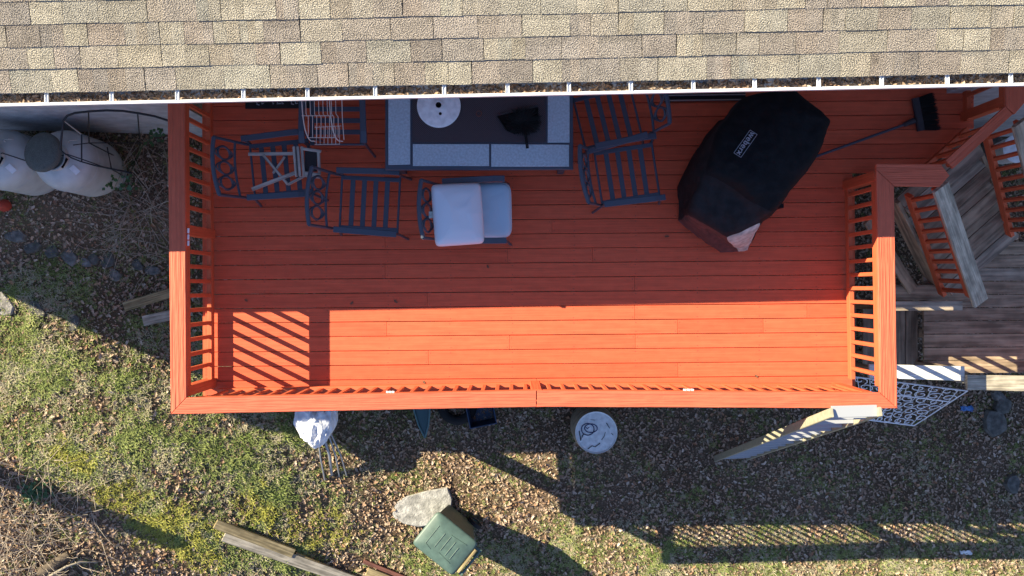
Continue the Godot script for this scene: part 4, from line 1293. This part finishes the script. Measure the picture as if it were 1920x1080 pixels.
func twig_mesh(c: Vector3, n: int, h: float, spread: float, sd: int) -> ArrayMesh:
	var r := RandomNumberGenerator.new()
	r.seed = sd
	var st := begin()
	for i in n:
		var a := r.randf() * TAU
		var q := r.randf() * spread
		var p := Vector3(c.x + cos(a) * q * 1.0, 0, c.z + sin(a) * q * 1.6)
		p.y = gy(p.x, p.z) - 0.02
		var d := Vector3(r.randf_range(-1, 1), r.randf_range(0.25, 1.3), r.randf_range(-1, 1)).normalized()
		var l := h * r.randf_range(0.4, 1.0)
		var pts := [p]
		for k in 4:
			d = (d + Vector3(r.randf_range(-0.35, 0.35), -0.16, r.randf_range(-0.35, 0.35))).normalized()
			p += d * l / 4
			p.y = maxf(p.y, gy(p.x, p.z) + 0.015)
			pts.append(p)
		tube(st, pts, r.randf_range(0.003, 0.0065), 4, 0.0018)
	return st.commit()

func sprout_mesh(at: Array) -> ArrayMesh:
	var st := begin()
	var r := RandomNumberGenerator.new()
	r.seed = 4
	var base := G(255, 300)
	for q in at:
		var p := P(q[0], q[1], -0.75)
		tube(st, [Vector3(base.x, base.y, base.z), (base + p) / 2 + Vector3.UP * 0.1, p], 0.004, 4, 0.002)
		for k in 5:
			var o := p + Vector3(r.randf_range(-0.05, 0.05), r.randf_range(-0.03, 0.03), r.randf_range(-0.05, 0.05))
			var d := Vector3(r.randf_range(-1, 1), r.randf_range(-0.2, 0.3), r.randf_range(-1, 1)).normalized() * 0.045
			var s := d.cross(Vector3.UP).normalized() * 0.022
			var n := Vector3(r.randf_range(-0.4, 0.4), 1, r.randf_range(-0.4, 0.4)).normalized()
			quad(st, o, o + d * 0.5 + s, o + d, o + d * 0.5 - s, n)
	return st.commit()

# ---------------------------------------------------------------- yard below the deck
func build_yard() -> void:
	# wheeled bin
	var ly := -1.76
	var A := P(821, 958, ly); var B := P(773, 1021, ly); var D := P(898, 1020, ly)
	var e1 := (D - A).normalized(); var l1 := A.distance_to(D)
	var e2 := (B - A).normalized(); var l2 := A.distance_to(B)
	e2 = (e2 - e1 * e2.dot(e1)).normalized()
	var ctr := A + e1 * l1 / 2 + e2 * l2 / 2
	var gb := gy(ctr.x, ctr.z)
	var bin := thing("wheeled_bin", "green wheeled garbage bin with closed lid on the lawn", "garbage bin", Vector3(ctr.x, gb, ctr.z), atan2(-e1.z, e1.x))
	var hh := ly - gb
	var ring := func(fx: float, fz: float, y: float, off: float) -> Array:
		return [Vector3(-fx + off, y, -fz), Vector3(fx + off, y, -fz), Vector3(fx + off, y, fz), Vector3(-fx + off, y, fz)]
	var st := begin()
	var rings := [ring.call(0.19, 0.165, 0.03, 0.03), ring.call(0.2, 0.175, 0.1, 0.03), ring.call(0.27, 0.215, hh - 0.13, 0.0), ring.call(0.285, 0.228, hh - 0.1, 0.0), ring.call(0.285, 0.228, hh - 0.05, 0.0)]
	for i in rings.size() - 1:
		for k in 4:
			var a: Vector3 = rings[i][k]; var b: Vector3 = rings[i][(k + 1) % 4]; var c: Vector3 = rings[i + 1][(k + 1) % 4]; var d: Vector3 = rings[i + 1][k]
			quad(st, a, b, c, d, flat_normal(a, b, c, Vector3((a + c).x, 0, (a + c).z)))
	quad(st, rings[0][0], rings[0][1], rings[0][2], rings[0][3], Vector3.DOWN)
	put("body", st.commit(), M.bin, bin)
	# lid: rounded slab with a dome
	var hx := l1 / 2; var hz := l2 / 2
	var lidf := func(u: float, v: float) -> Vector3:
		var a := u * TAU
		var ca := cos(a); var sa := sin(a)
		var x := signf(ca) * pow(absf(ca), 0.17) * hx; var z := signf(sa) * pow(absf(sa), 0.17) * hz
		if v < 0.12: return Vector3(x * 0.97, hh - 0.055, z * 0.97)
		if v < 0.25: return Vector3(x, hh - 0.03, z)
		var s := (1.0 - v) / 0.75
		return Vector3(x * s, hh - 0.02 + 0.045 * (1.0 - pow(s, 3.0)), z * s)
	var lid := put("lid", grid_mesh(64, 16, lidf), M.bin, bin)
	var top := func(x: float, z: float) -> Vector3:
		var s := maxf(absf(x) / hx, absf(z) / hz)
		return Vector3(x, hh - 0.018 + 0.045 * (1.0 - pow(s, 3.0)), z)
	for q in [[-0.19, -0.13, -0.19, 0.13], [-0.19, 0.13, -0.1, 0.15], [-0.08, -0.1, -0.08, 0.1], [0.0, -0.11, 0.0, 0.09], [0.08, -0.1, 0.08, 0.1], [0.15, -0.07, 0.15, 0.1], [-0.01, -0.13, 0.2, -0.15], [0.0, 0.12, 0.18, 0.14]]:
		var pts := []
		for i in 7: pts.append(top.call(lerpf(q[0], q[2], i / 6.0), lerpf(q[1], q[3], i / 6.0)))
		put("ridge", tube_mesh(pts, 0.0045, 6), M.bin, lid)
	put("handle", beam(Vector3(hx + 0.075, hh - 0.08, -0.18), Vector3(hx + 0.075, hh - 0.08, 0.18), 0.03, 0.03, Vector3.UP, 0.012), M.bin, bin)
	for s in [-1, 1]:
		put("handle_arm", beam(Vector3(hx - 0.02, hh - 0.09, s * 0.17), Vector3(hx + 0.09, hh - 0.08, s * 0.18), 0.04, 0.035, Vector3.UP, 0.01), M.bin, bin)
		var w := Node3D.new()
		w.name = "wheel"
		bin.add_child(w, true)
		w.position = Vector3(0.24, 0.1, s * 0.2)
		w.rotation.x = PI / 2
		put("tyre", lathe_mesh([Vector2(0.06, -0.025), Vector2(0.1, -0.025), Vector2(0.105, 0.0), Vector2(0.1, 0.025), Vector2(0.06, 0.025)], 24), M.rubber, w)
		put("rim", lathe_mesh([Vector2(0.062, -0.02), Vector2(0.062, 0.02), Vector2(0, 0.022)], 24), M.bin, w)
	put("hinge_pin", beam(Vector3(hx + 0.02, hh - 0.02, -0.17), Vector3(hx + 0.02, hh - 0.02, 0.17), 0.034, 0.034, Vector3.UP, 0.01), M.tan_wood, bin)
	# flat pale stepping stone under it
	var sp := [[735, 965], [741, 945], [760, 932], [800, 921], [839, 914], [848, 935], [845, 960], [800, 985], [785, 988], [758, 983], [740, 975]]
	var q := []
	for p in sp: q.append(G(p[0], p[1], 0.05))
	var mean := 0.0
	for p in q: mean += p.y
	mean /= q.size()
	for i in q.size(): q[i].y = mean
	var sl := put("flat_stone", slab_mesh(q, 0.07, Vector3.RIGHT, 0.01), M.slab)
	tag(sl, "flat pale concrete slab lying against the green bin", "stone slab")
	# drum
	var bc := P(1118, 811, -1.98)
	var dr := thing("storage_drum", "tan drum with scribbled white lid beside the deck", "drum", Vector3(bc.x, gy(bc.x, bc.z), bc.z))
	var dh := -1.98 - gy(bc.x, bc.z)
	put("shell", lathe_mesh([Vector2(0.255, 0), Vector2(0.265, 0.02), Vector2(0.27, dh * 0.3), Vector2(0.278, dh * 0.33), Vector2(0.27, dh * 0.36), Vector2(0.27, dh * 0.63), Vector2(0.278, dh * 0.66), Vector2(0.27, dh * 0.69), Vector2(0.262, dh - 0.05), Vector2(0.245, dh - 0.012)], 48), M.drum, dr)
	var dl := put("lid", lathe_mesh([Vector2(0.246, dh - 0.02), Vector2(0.252, dh - 0.015), Vector2(0.254, dh + 0.004), Vector2(0.254, dh + 0.01), Vector2(0.244, dh + 0.006), Vector2(0.24, dh - 0.004), Vector2(0, dh)], 56), M.drum_lid, dr)
	var k := (H + 1.98) / F
	var mark := func(pts: Array, w: float, m: Material) -> void:
		var r := []
		for p in pts: r.append(Vector3((p[0] - 1118) * k, dh + 0.002, (p[1] - 811) * k))
		put("mark", tube_mesh(r, w, 6), m, dl)
	var loop := []
	for i in 25: loop.append([1102 + 12 * cos(i * 0.36), 805 + 11 * sin(i * 0.36)])
	mark.call(loop, 0.0055, M.ink)
	loop = []
	for i in 22: loop.append([1108 + 12 * cos(i * 0.3 + 2.6), 803 + 8 * sin(i * 0.3 + 2.6)])
	mark.call(loop, 0.0055, M.ink)
	mark.call([[1098, 801], [1101, 804], [1105, 801]], 0.004, M.ink)
	mark.call([[1086, 808], [1089, 826], [1092, 818], [1094, 814]], 0.006, M.soot)
	mark.call([[1102, 842], [1110, 836], [1116, 838], [1125, 831]], 0.005, M.soot)
	mark.call([[1137, 793], [1143, 803]], 0.004, M.soot)
	mark.call([[1128, 825], [1133, 818], [1135, 810]], 0.003, M.soot)
	mark.call([[1108, 787], [1116, 788]], 0.002, M.soot)
	mark.call([[1146, 812], [1150, 816]], 0.003, M.soot)
	# ladder against the front railing
	var la := thing("leaning_ladder", "pale ladder with flat rungs leaning on the front railing", "ladder")
	var f0 := P(1340, 853, gy(2.6, 2.15) + 0.01); f0.y = gy(2.6, 2.15) - 0.01
	var f1 := f0 + Vector3(0.41, 0, -0.02)
	var t0 := Vector3(2.726, 1.2, 1.01); var t1 := Vector3(3.14, 1.2, 1.0)
	var upd := (t0 - f0).normalized()
	var nor := (f1 - f0).cross(upd).normalized()
	if nor.z < 0: nor = -nor
	var off := nor * 0.055
	put("rail", beam(f0 + off, t0 + off, 0.026, 0.08, nor, 0.006), M.ladder, la)
	put("rail", beam(f1 + off, t1 + off, 0.026, 0.08, nor, 0.006), M.ladder, la)
	for i in 14:
		var s := (0.25 + i * 0.28) / f0.distance_to(t0)
		if s > 0.98: continue
		var a := f0.lerp(t0, s) + off; var b := f1.lerp(t1, s) + off
		put("rung", beam(a + Vector3.RIGHT * 0.015, b - Vector3.RIGHT * 0.015, 0.055, 0.022, Vector3.UP, 0.004), M.ladder_step, la)
	put("top_plate", beam(t0 + off + Vector3.UP * -0.05 + Vector3.RIGHT * 0.015, t1 + off + Vector3.UP * -0.05 - Vector3.RIGHT * 0.015, 0.1, 0.03, Vector3.UP, 0.004), M.ladder_step, la)
	# white wrought iron panel
	var wi := thing("iron_trellis", "white scrolled wire trellis panel propped beside the ladder", "trellis")
	var c00 := P(1600, 706, -1.9); var c10 := P(1814, 733, -1.9); var c01 := P(1585, 782, -2.72); var c11 := P(1714, 798, -2.72)
	var at := func(u: float, v: float, lift := 0.0) -> Vector3:
		return c00.lerp(c10, u).lerp(c01.lerp(c11, u), v) + Vector3.UP * lift
	for v in [0.0, 0.3, 1.0]: put("frame_bar", tube_mesh([at.call(0, v), at.call(1, v)], 0.009, 6), M.white_iron, wi)
	for u in [0.0, 0.45, 1.0]: put("frame_bar", tube_mesh([at.call(u, 0), at.call(u, 1)], 0.008, 6), M.white_iron, wi)
	for j in 7:
		for i in 7:
			var cu := (i + 0.5 + (0.5 if j % 2 else 0.0)) / 7.5; var cv := (j + 0.5) / 7.0
			var sp2 := []
			for n in 15:
				var a := n * 0.5
				var rr := 0.2 + 0.8 * n / 14.0
				sp2.append(at.call(cu + 0.075 * rr * cos(a + i), clampf(cv + 0.085 * rr * sin(a + i), 0, 1), 0.01 * ((i + j) % 3 - 1)))
			put("scroll", tube_mesh(sp2, 0.0065, 5), M.white_iron, wi)
	for i in 9:
		var u := i / 9.0 + 0.03
		put("wire", tube_mesh([at.call(u, 0.0, 0.01), at.call(u + 0.06, 0.35, 0.015), at.call(u - 0.03, 0.7, 0.012), at.call(u + 0.03, 1.0, 0.01)], 0.0045, 5), M.white_iron, wi)
	# crumpled white bag over steel rods
	var bp := G(604, 793, 0.0)
	var bg := thing("plastic_bag", "crumpled white plastic bag hanging over grey steel rods", "bag", bp + Vector3.UP * 0.02)
	var nz := FastNoiseLite.new()
	nz.seed = 8; nz.frequency = 3.2; nz.fractal_type = FastNoiseLite.FRACTAL_RIDGED; nz.fractal_octaves = 3
	var bf := func(u: float, v: float) -> Vector3:
		var a := u * TAU; var b := v * PI
		var d := Vector3(cos(a) * sin(b), cos(b), sin(a) * sin(b))
		var r := 1.0 + 0.16 * nz.get_noise_3d(d.x * 0.3, d.y * 0.3, d.z * 0.12) + 0.075 * nz.get_noise_3d(d.x * 1.1, d.y * 1.1, d.z * 0.3)
		var p := Vector3(d.x * 0.24, d.y * 0.2 + 0.26, d.z * 0.29 - 0.06) * r
		p.x *= 1.0 - 0.42 * clampf((p.z + 0.05) / 0.3, 0, 1)
		p.y = maxf(p.y, 0.0)
		return p
	put("film", grid_mesh(64, 40, bf), M.bag, bg)
	var sr := thing("steel_rods", "bundle of grey steel rods under the white bag", "rods")
	for r in [[596, 815, 609, 900], [606, 815, 622, 890], [616, 815, 636, 893], [620, 812, 650, 892]]:
		var a := P(r[0], r[1], bp.y + 0.3); var c := G(r[2], r[3], 0.02)
		put("rod", tube_mesh([a, a.lerp(c, 0.5) + Vector3(0.03 if r[0] > 600 else -0.005, 0.03, 0), c], 0.011 if r[0] != 606 else 0.02, 8), M.steel, sr)
	# canoe bow and blue tub under the deck edge
	var cn := thing("canoe", "dark teal canoe bow poking out beneath the deck", "canoe")
	var tip := G(797, 821, 0.28)
	var cf := func(u: float, v: float) -> Vector3:
		# u along from the tip under the deck, v round the hull from gunwale to gunwale
		var w := 0.3 * pow(u, 0.6) * 1.0
		var a := (v - 0.5) * PI
		var depth := 0.3 * (0.35 + 0.65 * minf(1.0, u * 3.0))
		return Vector3(tip.x + u * -0.25 + sin(a) * w, tip.y - cos(a) * depth * (0.15 + 0.85 * minf(1.0, u * 6.0)), tip.z - u * 2.2)
	put("hull", grid_mesh(24, 14, cf), M.teal, cn)
	var dk := func(u: float, v: float) -> Vector3:
		var w := 0.3 * pow(u * 0.35, 0.6)
		return Vector3(tip.x + u * 0.35 * -0.25 + (v * 2 - 1) * w, tip.y + 0.012 * (1 - absf(v * 2 - 1)), tip.z - u * 0.35 * 2.2)
	put("bow_deck", grid_mesh(16, 8, dk), M.teal, cn)
	for s in [-1, 1]:
		var g := []
		for i in 15:
			var u := i / 14.0
			g.append(Vector3(tip.x - 0.25 * u + s * 0.3 * pow(u, 0.6), tip.y + 0.01, tip.z - 2.2 * u))
		put("gunwale", tube_mesh(g, 0.012, 6), M.teal_rim, cn)
	var tb := G(903, 768)
	var bt := thing("blue_tub", "dark blue plastic tub in shadow under the deck edge", "tub", tb, 0.2)
	st = begin()
	var r0 := [Vector3(-0.14, 0, -0.14), Vector3(0.14, 0, -0.14), Vector3(0.14, 0, 0.14), Vector3(-0.14, 0, 0.14)]
	for i in 4:
		var a: Vector3 = r0[i]; var b: Vector3 = r0[(i + 1) % 4]
		quad(st, a, b, b * 1.25 + Vector3.UP * 0.3, a * 1.25 + Vector3.UP * 0.3, flat_normal(a, b, b * 1.25 + Vector3.UP * 0.3, (a + b)))
		quad(st, a * 0.95 + Vector3.UP * 0.02, b * 0.95 + Vector3.UP * 0.02, b * 1.18 + Vector3.UP * 0.3, a * 1.18 + Vector3.UP * 0.3, -(a + b).normalized())
		quad(st, a * 1.25 + Vector3.UP * 0.3, b * 1.25 + Vector3.UP * 0.3, b * 1.18 + Vector3.UP * 0.3, a * 1.18 + Vector3.UP * 0.3, Vector3.UP)
	quad(st, r0[0] * 0.95 + Vector3.UP * 0.02, r0[1] * 0.95 + Vector3.UP * 0.02, r0[2] * 0.95 + Vector3.UP * 0.02, r0[3] * 0.95 + Vector3.UP * 0.02, Vector3.UP)
	put("wall", st.commit(), M.blue_plastic, bt)
	var ty := put("old_tyre", ring_mesh(0.2, 0.06), M.rubber)
	ty.position = G(858, 758) + Vector3.UP * 0.06
	tag(ty, "black tyre lying in shadow between canoe and tub", "tyre")
	# lumber at the bottom edge
	var lum := [[[404, 982], [550, 1037], 0.115, M.tan_wood, 0.1, "yellowish weathered board on top of the lumber pile"], [[420, 1004], [700, 1102], 0.14, M.pale_wood, 0.05, "long bleached board at the foot of lumber pile"], [[552, 1042], [690, 1100], 0.1, M.tan_wood, 0.05, "yellowish board continuing beyond the black gap"],
		[[682, 1052], [780, 1092], 0.05, M.brown_wood, 0.04, "narrow red brown strip of wood near the bin"], [[688, 1072], [760, 1100], 0.12, M.tan_wood, 0.07, "short cut tan board beside the red strip"]]
	for q2 in lum:
		var a := G(q2[0][0], q2[0][1], q2[4]); var b := G(q2[1][0], q2[1][1], q2[4])
		var o := put("lumber_board", beam(a, b, q2[2], 0.04, Vector3.UP, 0.004), q2[3])
		tag(o, q2[5], "board", "lumber on the lawn")
	# brush pile and log in the corner
	var bp2 := put("brush_pile", twig_mesh(G(70, 1020), 260, 0.8, 0.8, 12), M.twig)
	tag(bp2, "grey brush pile of dead stems in the leaf litter corner", "brush pile")
	var lg := put("cut_log", tube_mesh([G(78, 1074, 0.1), G(104, 1056, 0.12), G(130, 1040, 0.1)], 0.07, 12, 0.05), M.bark)
	tag(lg, "short bark covered log lying by the brush pile", "log")
	var bn := put("bare_branch", tube_mesh([G(90, 1082, 0.15), G(125, 1062, 0.2), G(150, 1054, 0.18), G(180, 1054, 0.12)], 0.016, 6, 0.008), M.pale_wood)
	tag(bn, "pale bare branch bent beside the cut log", "branch")
	var ivy := put("ivy_patch", ground_ivy(), M.green_leaf)
	tag(ivy, "small dark green ivy patch in the brown leaf litter", "ivy")
	# stones and scraps by the landing
	var st2 := [[1864, 790, 0.16, 0.2, 1, "large grey slab stone beneath the landing edge"], [1876, 760, 0.13, 0.11, 1, "greenish flat stone beside the large slab"], [1868, 742, 0.12, 0.07, 0, "narrow stone partly under the landing rail"], [1893, 905, 0.1, 0.14, 1, "half buried grey stone in the shaded grass"]]
	for i in st2.size():
		var q3 = st2[i]
		var o := put("field_stone", stone_mesh(q3[2], q3[3], 0.1, 200 + i), M.rock[q3[4]])
		o.position = G(q3[0], q3[1]); o.rotation.y = 0.2 + i
		tag(o, q3[5], "stone", "stones by the landing")
	var bs := put("plastic_scrap", scrap_mesh(0.16, 0.1, 3), M.blue_bright)
	bs.position = G(1813, 766, 0.03)
	tag(bs, "bright blue plastic scrap in leaves below the landing", "scrap")
	var ws := put("plastic_scrap", scrap_mesh(0.16, 0.08, 5), M.white_plastic)
	ws.position = G(1812, 1036, 0.03)
	tag(ws, "whitish plastic scrap lying in the railing's shadow", "scrap")
	var bk := thing("white_bucket", "white lidded bucket standing below the far stair rail", "bucket", P(1878, 287, -1.5), 0.0)
	put("shell", lathe_mesh([Vector2(0.13, 0), Vector2(0.15, 0.3)], 28), M.white_plastic, bk)
	put("lid", lathe_mesh([Vector2(0.155, 0.29), Vector2(0.157, 0.315), Vector2(0.14, 0.322), Vector2(0, 0.318)], 28), M.white_plastic, bk)
	# something has to carry the bucket: a stone pier
	var pr := put("block_pier", stone_mesh(0.25, 0.25, -1.5 - gy(bk.position.x, bk.position.z), 77), M.rock[1])
	pr.position = Vector3(bk.position.x, gy(bk.position.x, bk.position.z), bk.position.z)
	tag(pr, "rough stone pier under the white bucket by the stairs", "pier")
	build_tree()

func ring_mesh(R: float, r: float) -> ArrayMesh:
	var f := func(u: float, v: float) -> Vector3:
		var a := u * TAU; var b := -v * TAU
		return Vector3(cos(a) * (R + r * cos(b)), r * sin(b), sin(a) * (R + r * cos(b)))
	return grid_mesh(32, 12, f)

func scrap_mesh(lx: float, lz: float, sd: int) -> ArrayMesh:
	var n := FastNoiseLite.new()
	n.seed = sd; n.frequency = 6.0
	var f := func(u: float, v: float) -> Vector3:
		var x := (u - 0.5) * lx; var z := (v - 0.5) * lz * (0.6 + 0.5 * n.get_noise_1d(u * 2.0))
		return Vector3(x, 0.05 * n.get_noise_2d(x * 3, z * 3), z)
	return grid_mesh(10, 8, f)

func ground_ivy() -> ArrayMesh:
	var st := begin()
	var r := RandomNumberGenerator.new()
	r.seed = 31
	for i in 90:
		var p := G(r.randfn(66, 14), r.randfn(924, 9), r.randf_range(0.03, 0.1))
		var a := r.randf() * TAU
		var d := Vector3(cos(a), r.randf_range(-0.3, 0.3), sin(a)) * 0.045
		var s := Vector3(-sin(a), 0, cos(a)) * 0.024
		quad(st, p, p + d * 0.5 + s, p + d, p + d * 0.5 - s, Vector3(r.randf_range(-0.5, 0.5), 1, r.randf_range(-0.5, 0.5)).normalized())
	return st.commit()

# a bare tree off to the left, whose trunk shades a band across the lawn
func build_tree() -> void:
	var hit := G(130, 938)
	var x := -8.7
	var base := Vector3(x, 0, hit.z - (hit.x - x) * SZ / SX)
	base.y = gy(base.x, base.z) - 0.1
	var t := thing("bare_tree", "broken off bare tree trunk on the lawn past the house corner", "tree", base)
	var st := begin()
	tube(st, [Vector3(0, 0, 0), Vector3(0.03, 0.7, 0.02), Vector3(-0.02, 1.3, 0.0), Vector3(0.04, 2.0, 0.03), Vector3(0.02, 2.6, 0.05)], 0.13, 12, 0.09)
	put("trunk", st.commit(), M.bark, t)
	st = begin()
	var r := RandomNumberGenerator.new()
	r.seed = 3
	for i in 7:
		var h := r.randf_range(1.5, 2.15)
		var a := r.randf() * TAU
		var p := Vector3(0.02, h, 0.03)
		var d := Vector3(cos(a), r.randf_range(0.5, 1.1), sin(a)).normalized()
		var l := r.randf_range(0.3, 0.6)
		var pts := [p]
		for k in 4:
			d = (d + Vector3(r.randf_range(-0.3, 0.3), 0.08, r.randf_range(-0.3, 0.3))).normalized()
			p += d * l / 4
			pts.append(p)
		tube(st, pts, 0.024, 6, 0.005)
	put("crown", st.commit(), M.bark, t)

# ---------------------------------------------------------------- leaves and grass
func leaf_colour(r: RandomNumberGenerator) -> Color:
	var pal := [Color(0.41, 0.3, 0.215), Color(0.35, 0.25, 0.175), Color(0.45, 0.35, 0.26), Color(0.3, 0.205, 0.14), Color(0.5, 0.41, 0.32), Color(0.4, 0.24, 0.145), Color(0.27, 0.185, 0.13), Color(0.38, 0.28, 0.2), Color(0.33, 0.24, 0.17), Color(0.36, 0.27, 0.19)]
	var c: Color = pal[r.randi() % pal.size()]
	var k := r.randf_range(0.8, 1.2)
	return Color(c.r * k * 1.1, c.g * k * 1.08, c.b * k * 1.06)

func scatter(called: String, label: String, category: String, mesh: Mesh, m: Material, xf: Array, cols: Array) -> void:
	var mm := MultiMesh.new()
	mm.transform_format = MultiMesh.TRANSFORM_3D
	mm.use_colors = true
	mm.mesh = mesh
	mm.instance_count = xf.size()
	for i in xf.size():
		mm.set_instance_transform(i, xf[i])
		mm.set_instance_color(i, cols[i])
	var o := MultiMeshInstance3D.new()
	o.name = numbered(called)
	o.multimesh = mm
	o.material_override = m
	add_child(o)
	tag(o, label, category, "", "stuff")

func build_litter() -> void:
	var r := RandomNumberGenerator.new()
	r.seed = 99
	var lx := [[], [], []]; var lc := [[], [], []]
	var gx := []; var gc := []
	var mx := []; var mc := []
	var x0 := -7.4; var x1 := 7.2; var z0 := -1.9; var z1 := 5.2
	var step := 0.029
	var z := z0
	while z < z1:
		var x := x0
		while x < x1:
			var px := x + r.randf() * step; var pz := z + r.randf() * step
			x += step
			var py := gy(px, pz)
			var uv := UV(Vector3(px, py, pz))
			# skip what lies deep under the deck or house
			if px > -2.4 and px < 2.9 and pz < 0.55: continue
			if uv.x < -230 or uv.x > 2150 or uv.y > 1300: continue
			var g := grassiness(uv.x, uv.y, px, pz)
			var q := r.randf()
			var leafy := lerpf(0.86, 0.4, g)
			if q < leafy:
				var b := Basis(Vector3.UP, r.randf() * TAU) * Basis(Vector3.RIGHT, r.randfn(0, 0.42)) * Basis(Vector3.BACK, r.randfn(0, 0.42))
				var kd := [0, 0, 1, 2, 2][r.randi() % 5] as int
				var s := lerpf(0.26, 0.85, pow(r.randf(), 1.6)) * (0.8 if kd == 2 else 1.0)
				lx[kd].append(Transform3D(b.scaled(Vector3(s, s * r.randf_range(0.5, 1.8), s)), Vector3(px, py + r.randf_range(0.004, 0.024), pz)))
				lc[kd].append(leaf_colour(r))
			var blades := int(g * 1.55 + r.randf())
			for k in blades:
				var bx := px + r.randf_range(-0.04, 0.04); var bz := pz + r.randf_range(-0.04, 0.04)
				var moss := false
				for mp in [[130, 862, 40], [225, 940, 55], [170, 880, 36], [300, 1000, 55], [360, 1030, 60], [330, 960, 40], [590, 985, 60], [480, 960, 50], [640, 1010, 40]]:
					var md: float = Vector2(uv.x - mp[0], (uv.y - mp[1]) * 1.2).length() / mp[2]
					if md + patch.get_noise_2d(bx * 6.0, bz * 6.0) * 1.3 < 0.8: moss = true
				var s := r.randf_range(0.55, 1.15) * (0.6 + 0.5 * g)
				var c := Color(0.15, 0.21, 0.05).lerp(Color(0.4, 0.43, 0.16), r.randf())
				if moss: c = Color(0.3, 0.3, 0.045).lerp(Color(0.5, 0.48, 0.14), r.randf())
				elif r.randf() < 0.3 + 0.9 * patch.get_noise_2d(bx * 3.1 - 20.0, bz * 3.1): c = Color(0.56, 0.5, 0.34).lerp(Color(0.42, 0.37, 0.24), r.randf())
				gx.append(Transform3D(Basis(Vector3.UP, r.randf() * TAU).scaled(Vector3(s, s * r.randf_range(0.6, 1.2), s)), Vector3(bx, gy(bx, bz) - 0.004, bz)))
				gc.append(c)
		z += step
	scatter("lobed_leaf_litter", "lobed brown oak leaves scattered over the whole yard", "leaves", leaf_mesh(0.095, 0.03, 0.45, 0), M.leafy, lx[0], lc[0])
	scatter("oval_leaf_litter", "oval tan fallen leaves curled among the lobed ones", "leaves", leaf_mesh(0.08, 0.024, 0.6, 1), M.leafy, lx[1], lc[1])
	scatter("leaf_fragments", "crumbled bits of dry leaf between the whole leaves", "leaf bits", leaf_mesh(0.06, 0.022, 0.6, 2), M.leafy, lx[2], lc[2])
	scatter("lawn_grass", "short yellow green grass growing between fallen leaves", "grass", tuft_mesh(), M.grass, gx, gc)
	# leaves packed in the gutter
	lx = []; lc = []
	var hb := Basis(Vector3.UP, HT)
	for i in 5200:
		var px := r.randf_range(-4.6, 4.6)
		var pz := -0.024 - 0.078 * pow(r.randf(), 0.85)
		var d := absf(bump.get_noise_1d(px * 6.0))
		var p := Vector3(0, 0, -1.414) + hb * Vector3(px, 2.195 + 0.06 * r.randf() + 0.02 * d - 0.05 * clampf((-0.03 - pz) / 0.07, 0, 1), pz)
		var b := Basis(Vector3.UP, r.randf() * TAU) * Basis(Vector3.RIGHT, r.randfn(0, 0.7)) * Basis(Vector3.BACK, r.randfn(0, 0.7))
		lx.append(Transform3D(b.scaled(Vector3.ONE * r.randf_range(0.25, 0.65)), p))
		lc.append(leaf_colour(r) * (0.75 if r.randf() < 0.5 else 1.0))
	scatter("gutter_leaves", "dead leaves and needles packed into the white gutter", "leaves", leaf_mesh(0.085, 0.022, 0.5, 1), M.leafy, lx, lc)

func tuft_mesh() -> ArrayMesh:
	var r := RandomNumberGenerator.new()
	r.seed = 17
	var st := begin()
	for i in 9:
		var a := r.randf() * TAU
		var o := Vector3(r.randf_range(-0.02, 0.02), 0, r.randf_range(-0.02, 0.02))
		var d := Vector3(cos(a), 0, sin(a))
		var s := Vector3(-sin(a), 0, cos(a)) * 0.0032
		var l := r.randf_range(0.035, 0.065)
		var m := o + d * l * 0.4 + Vector3.UP * l * 0.75
		var t := o + d * l * 1.0 + Vector3.UP * l * 0.85
		var n := (Vector3.UP + d * -0.5).normalized()
		st.set_color(Color.WHITE)
		quad(st, o - s, o + s, m + s * 0.8, m - s * 0.8, n)
		tri(st, m - s * 0.8, m + s * 0.8, t, n)
	return st.commit()
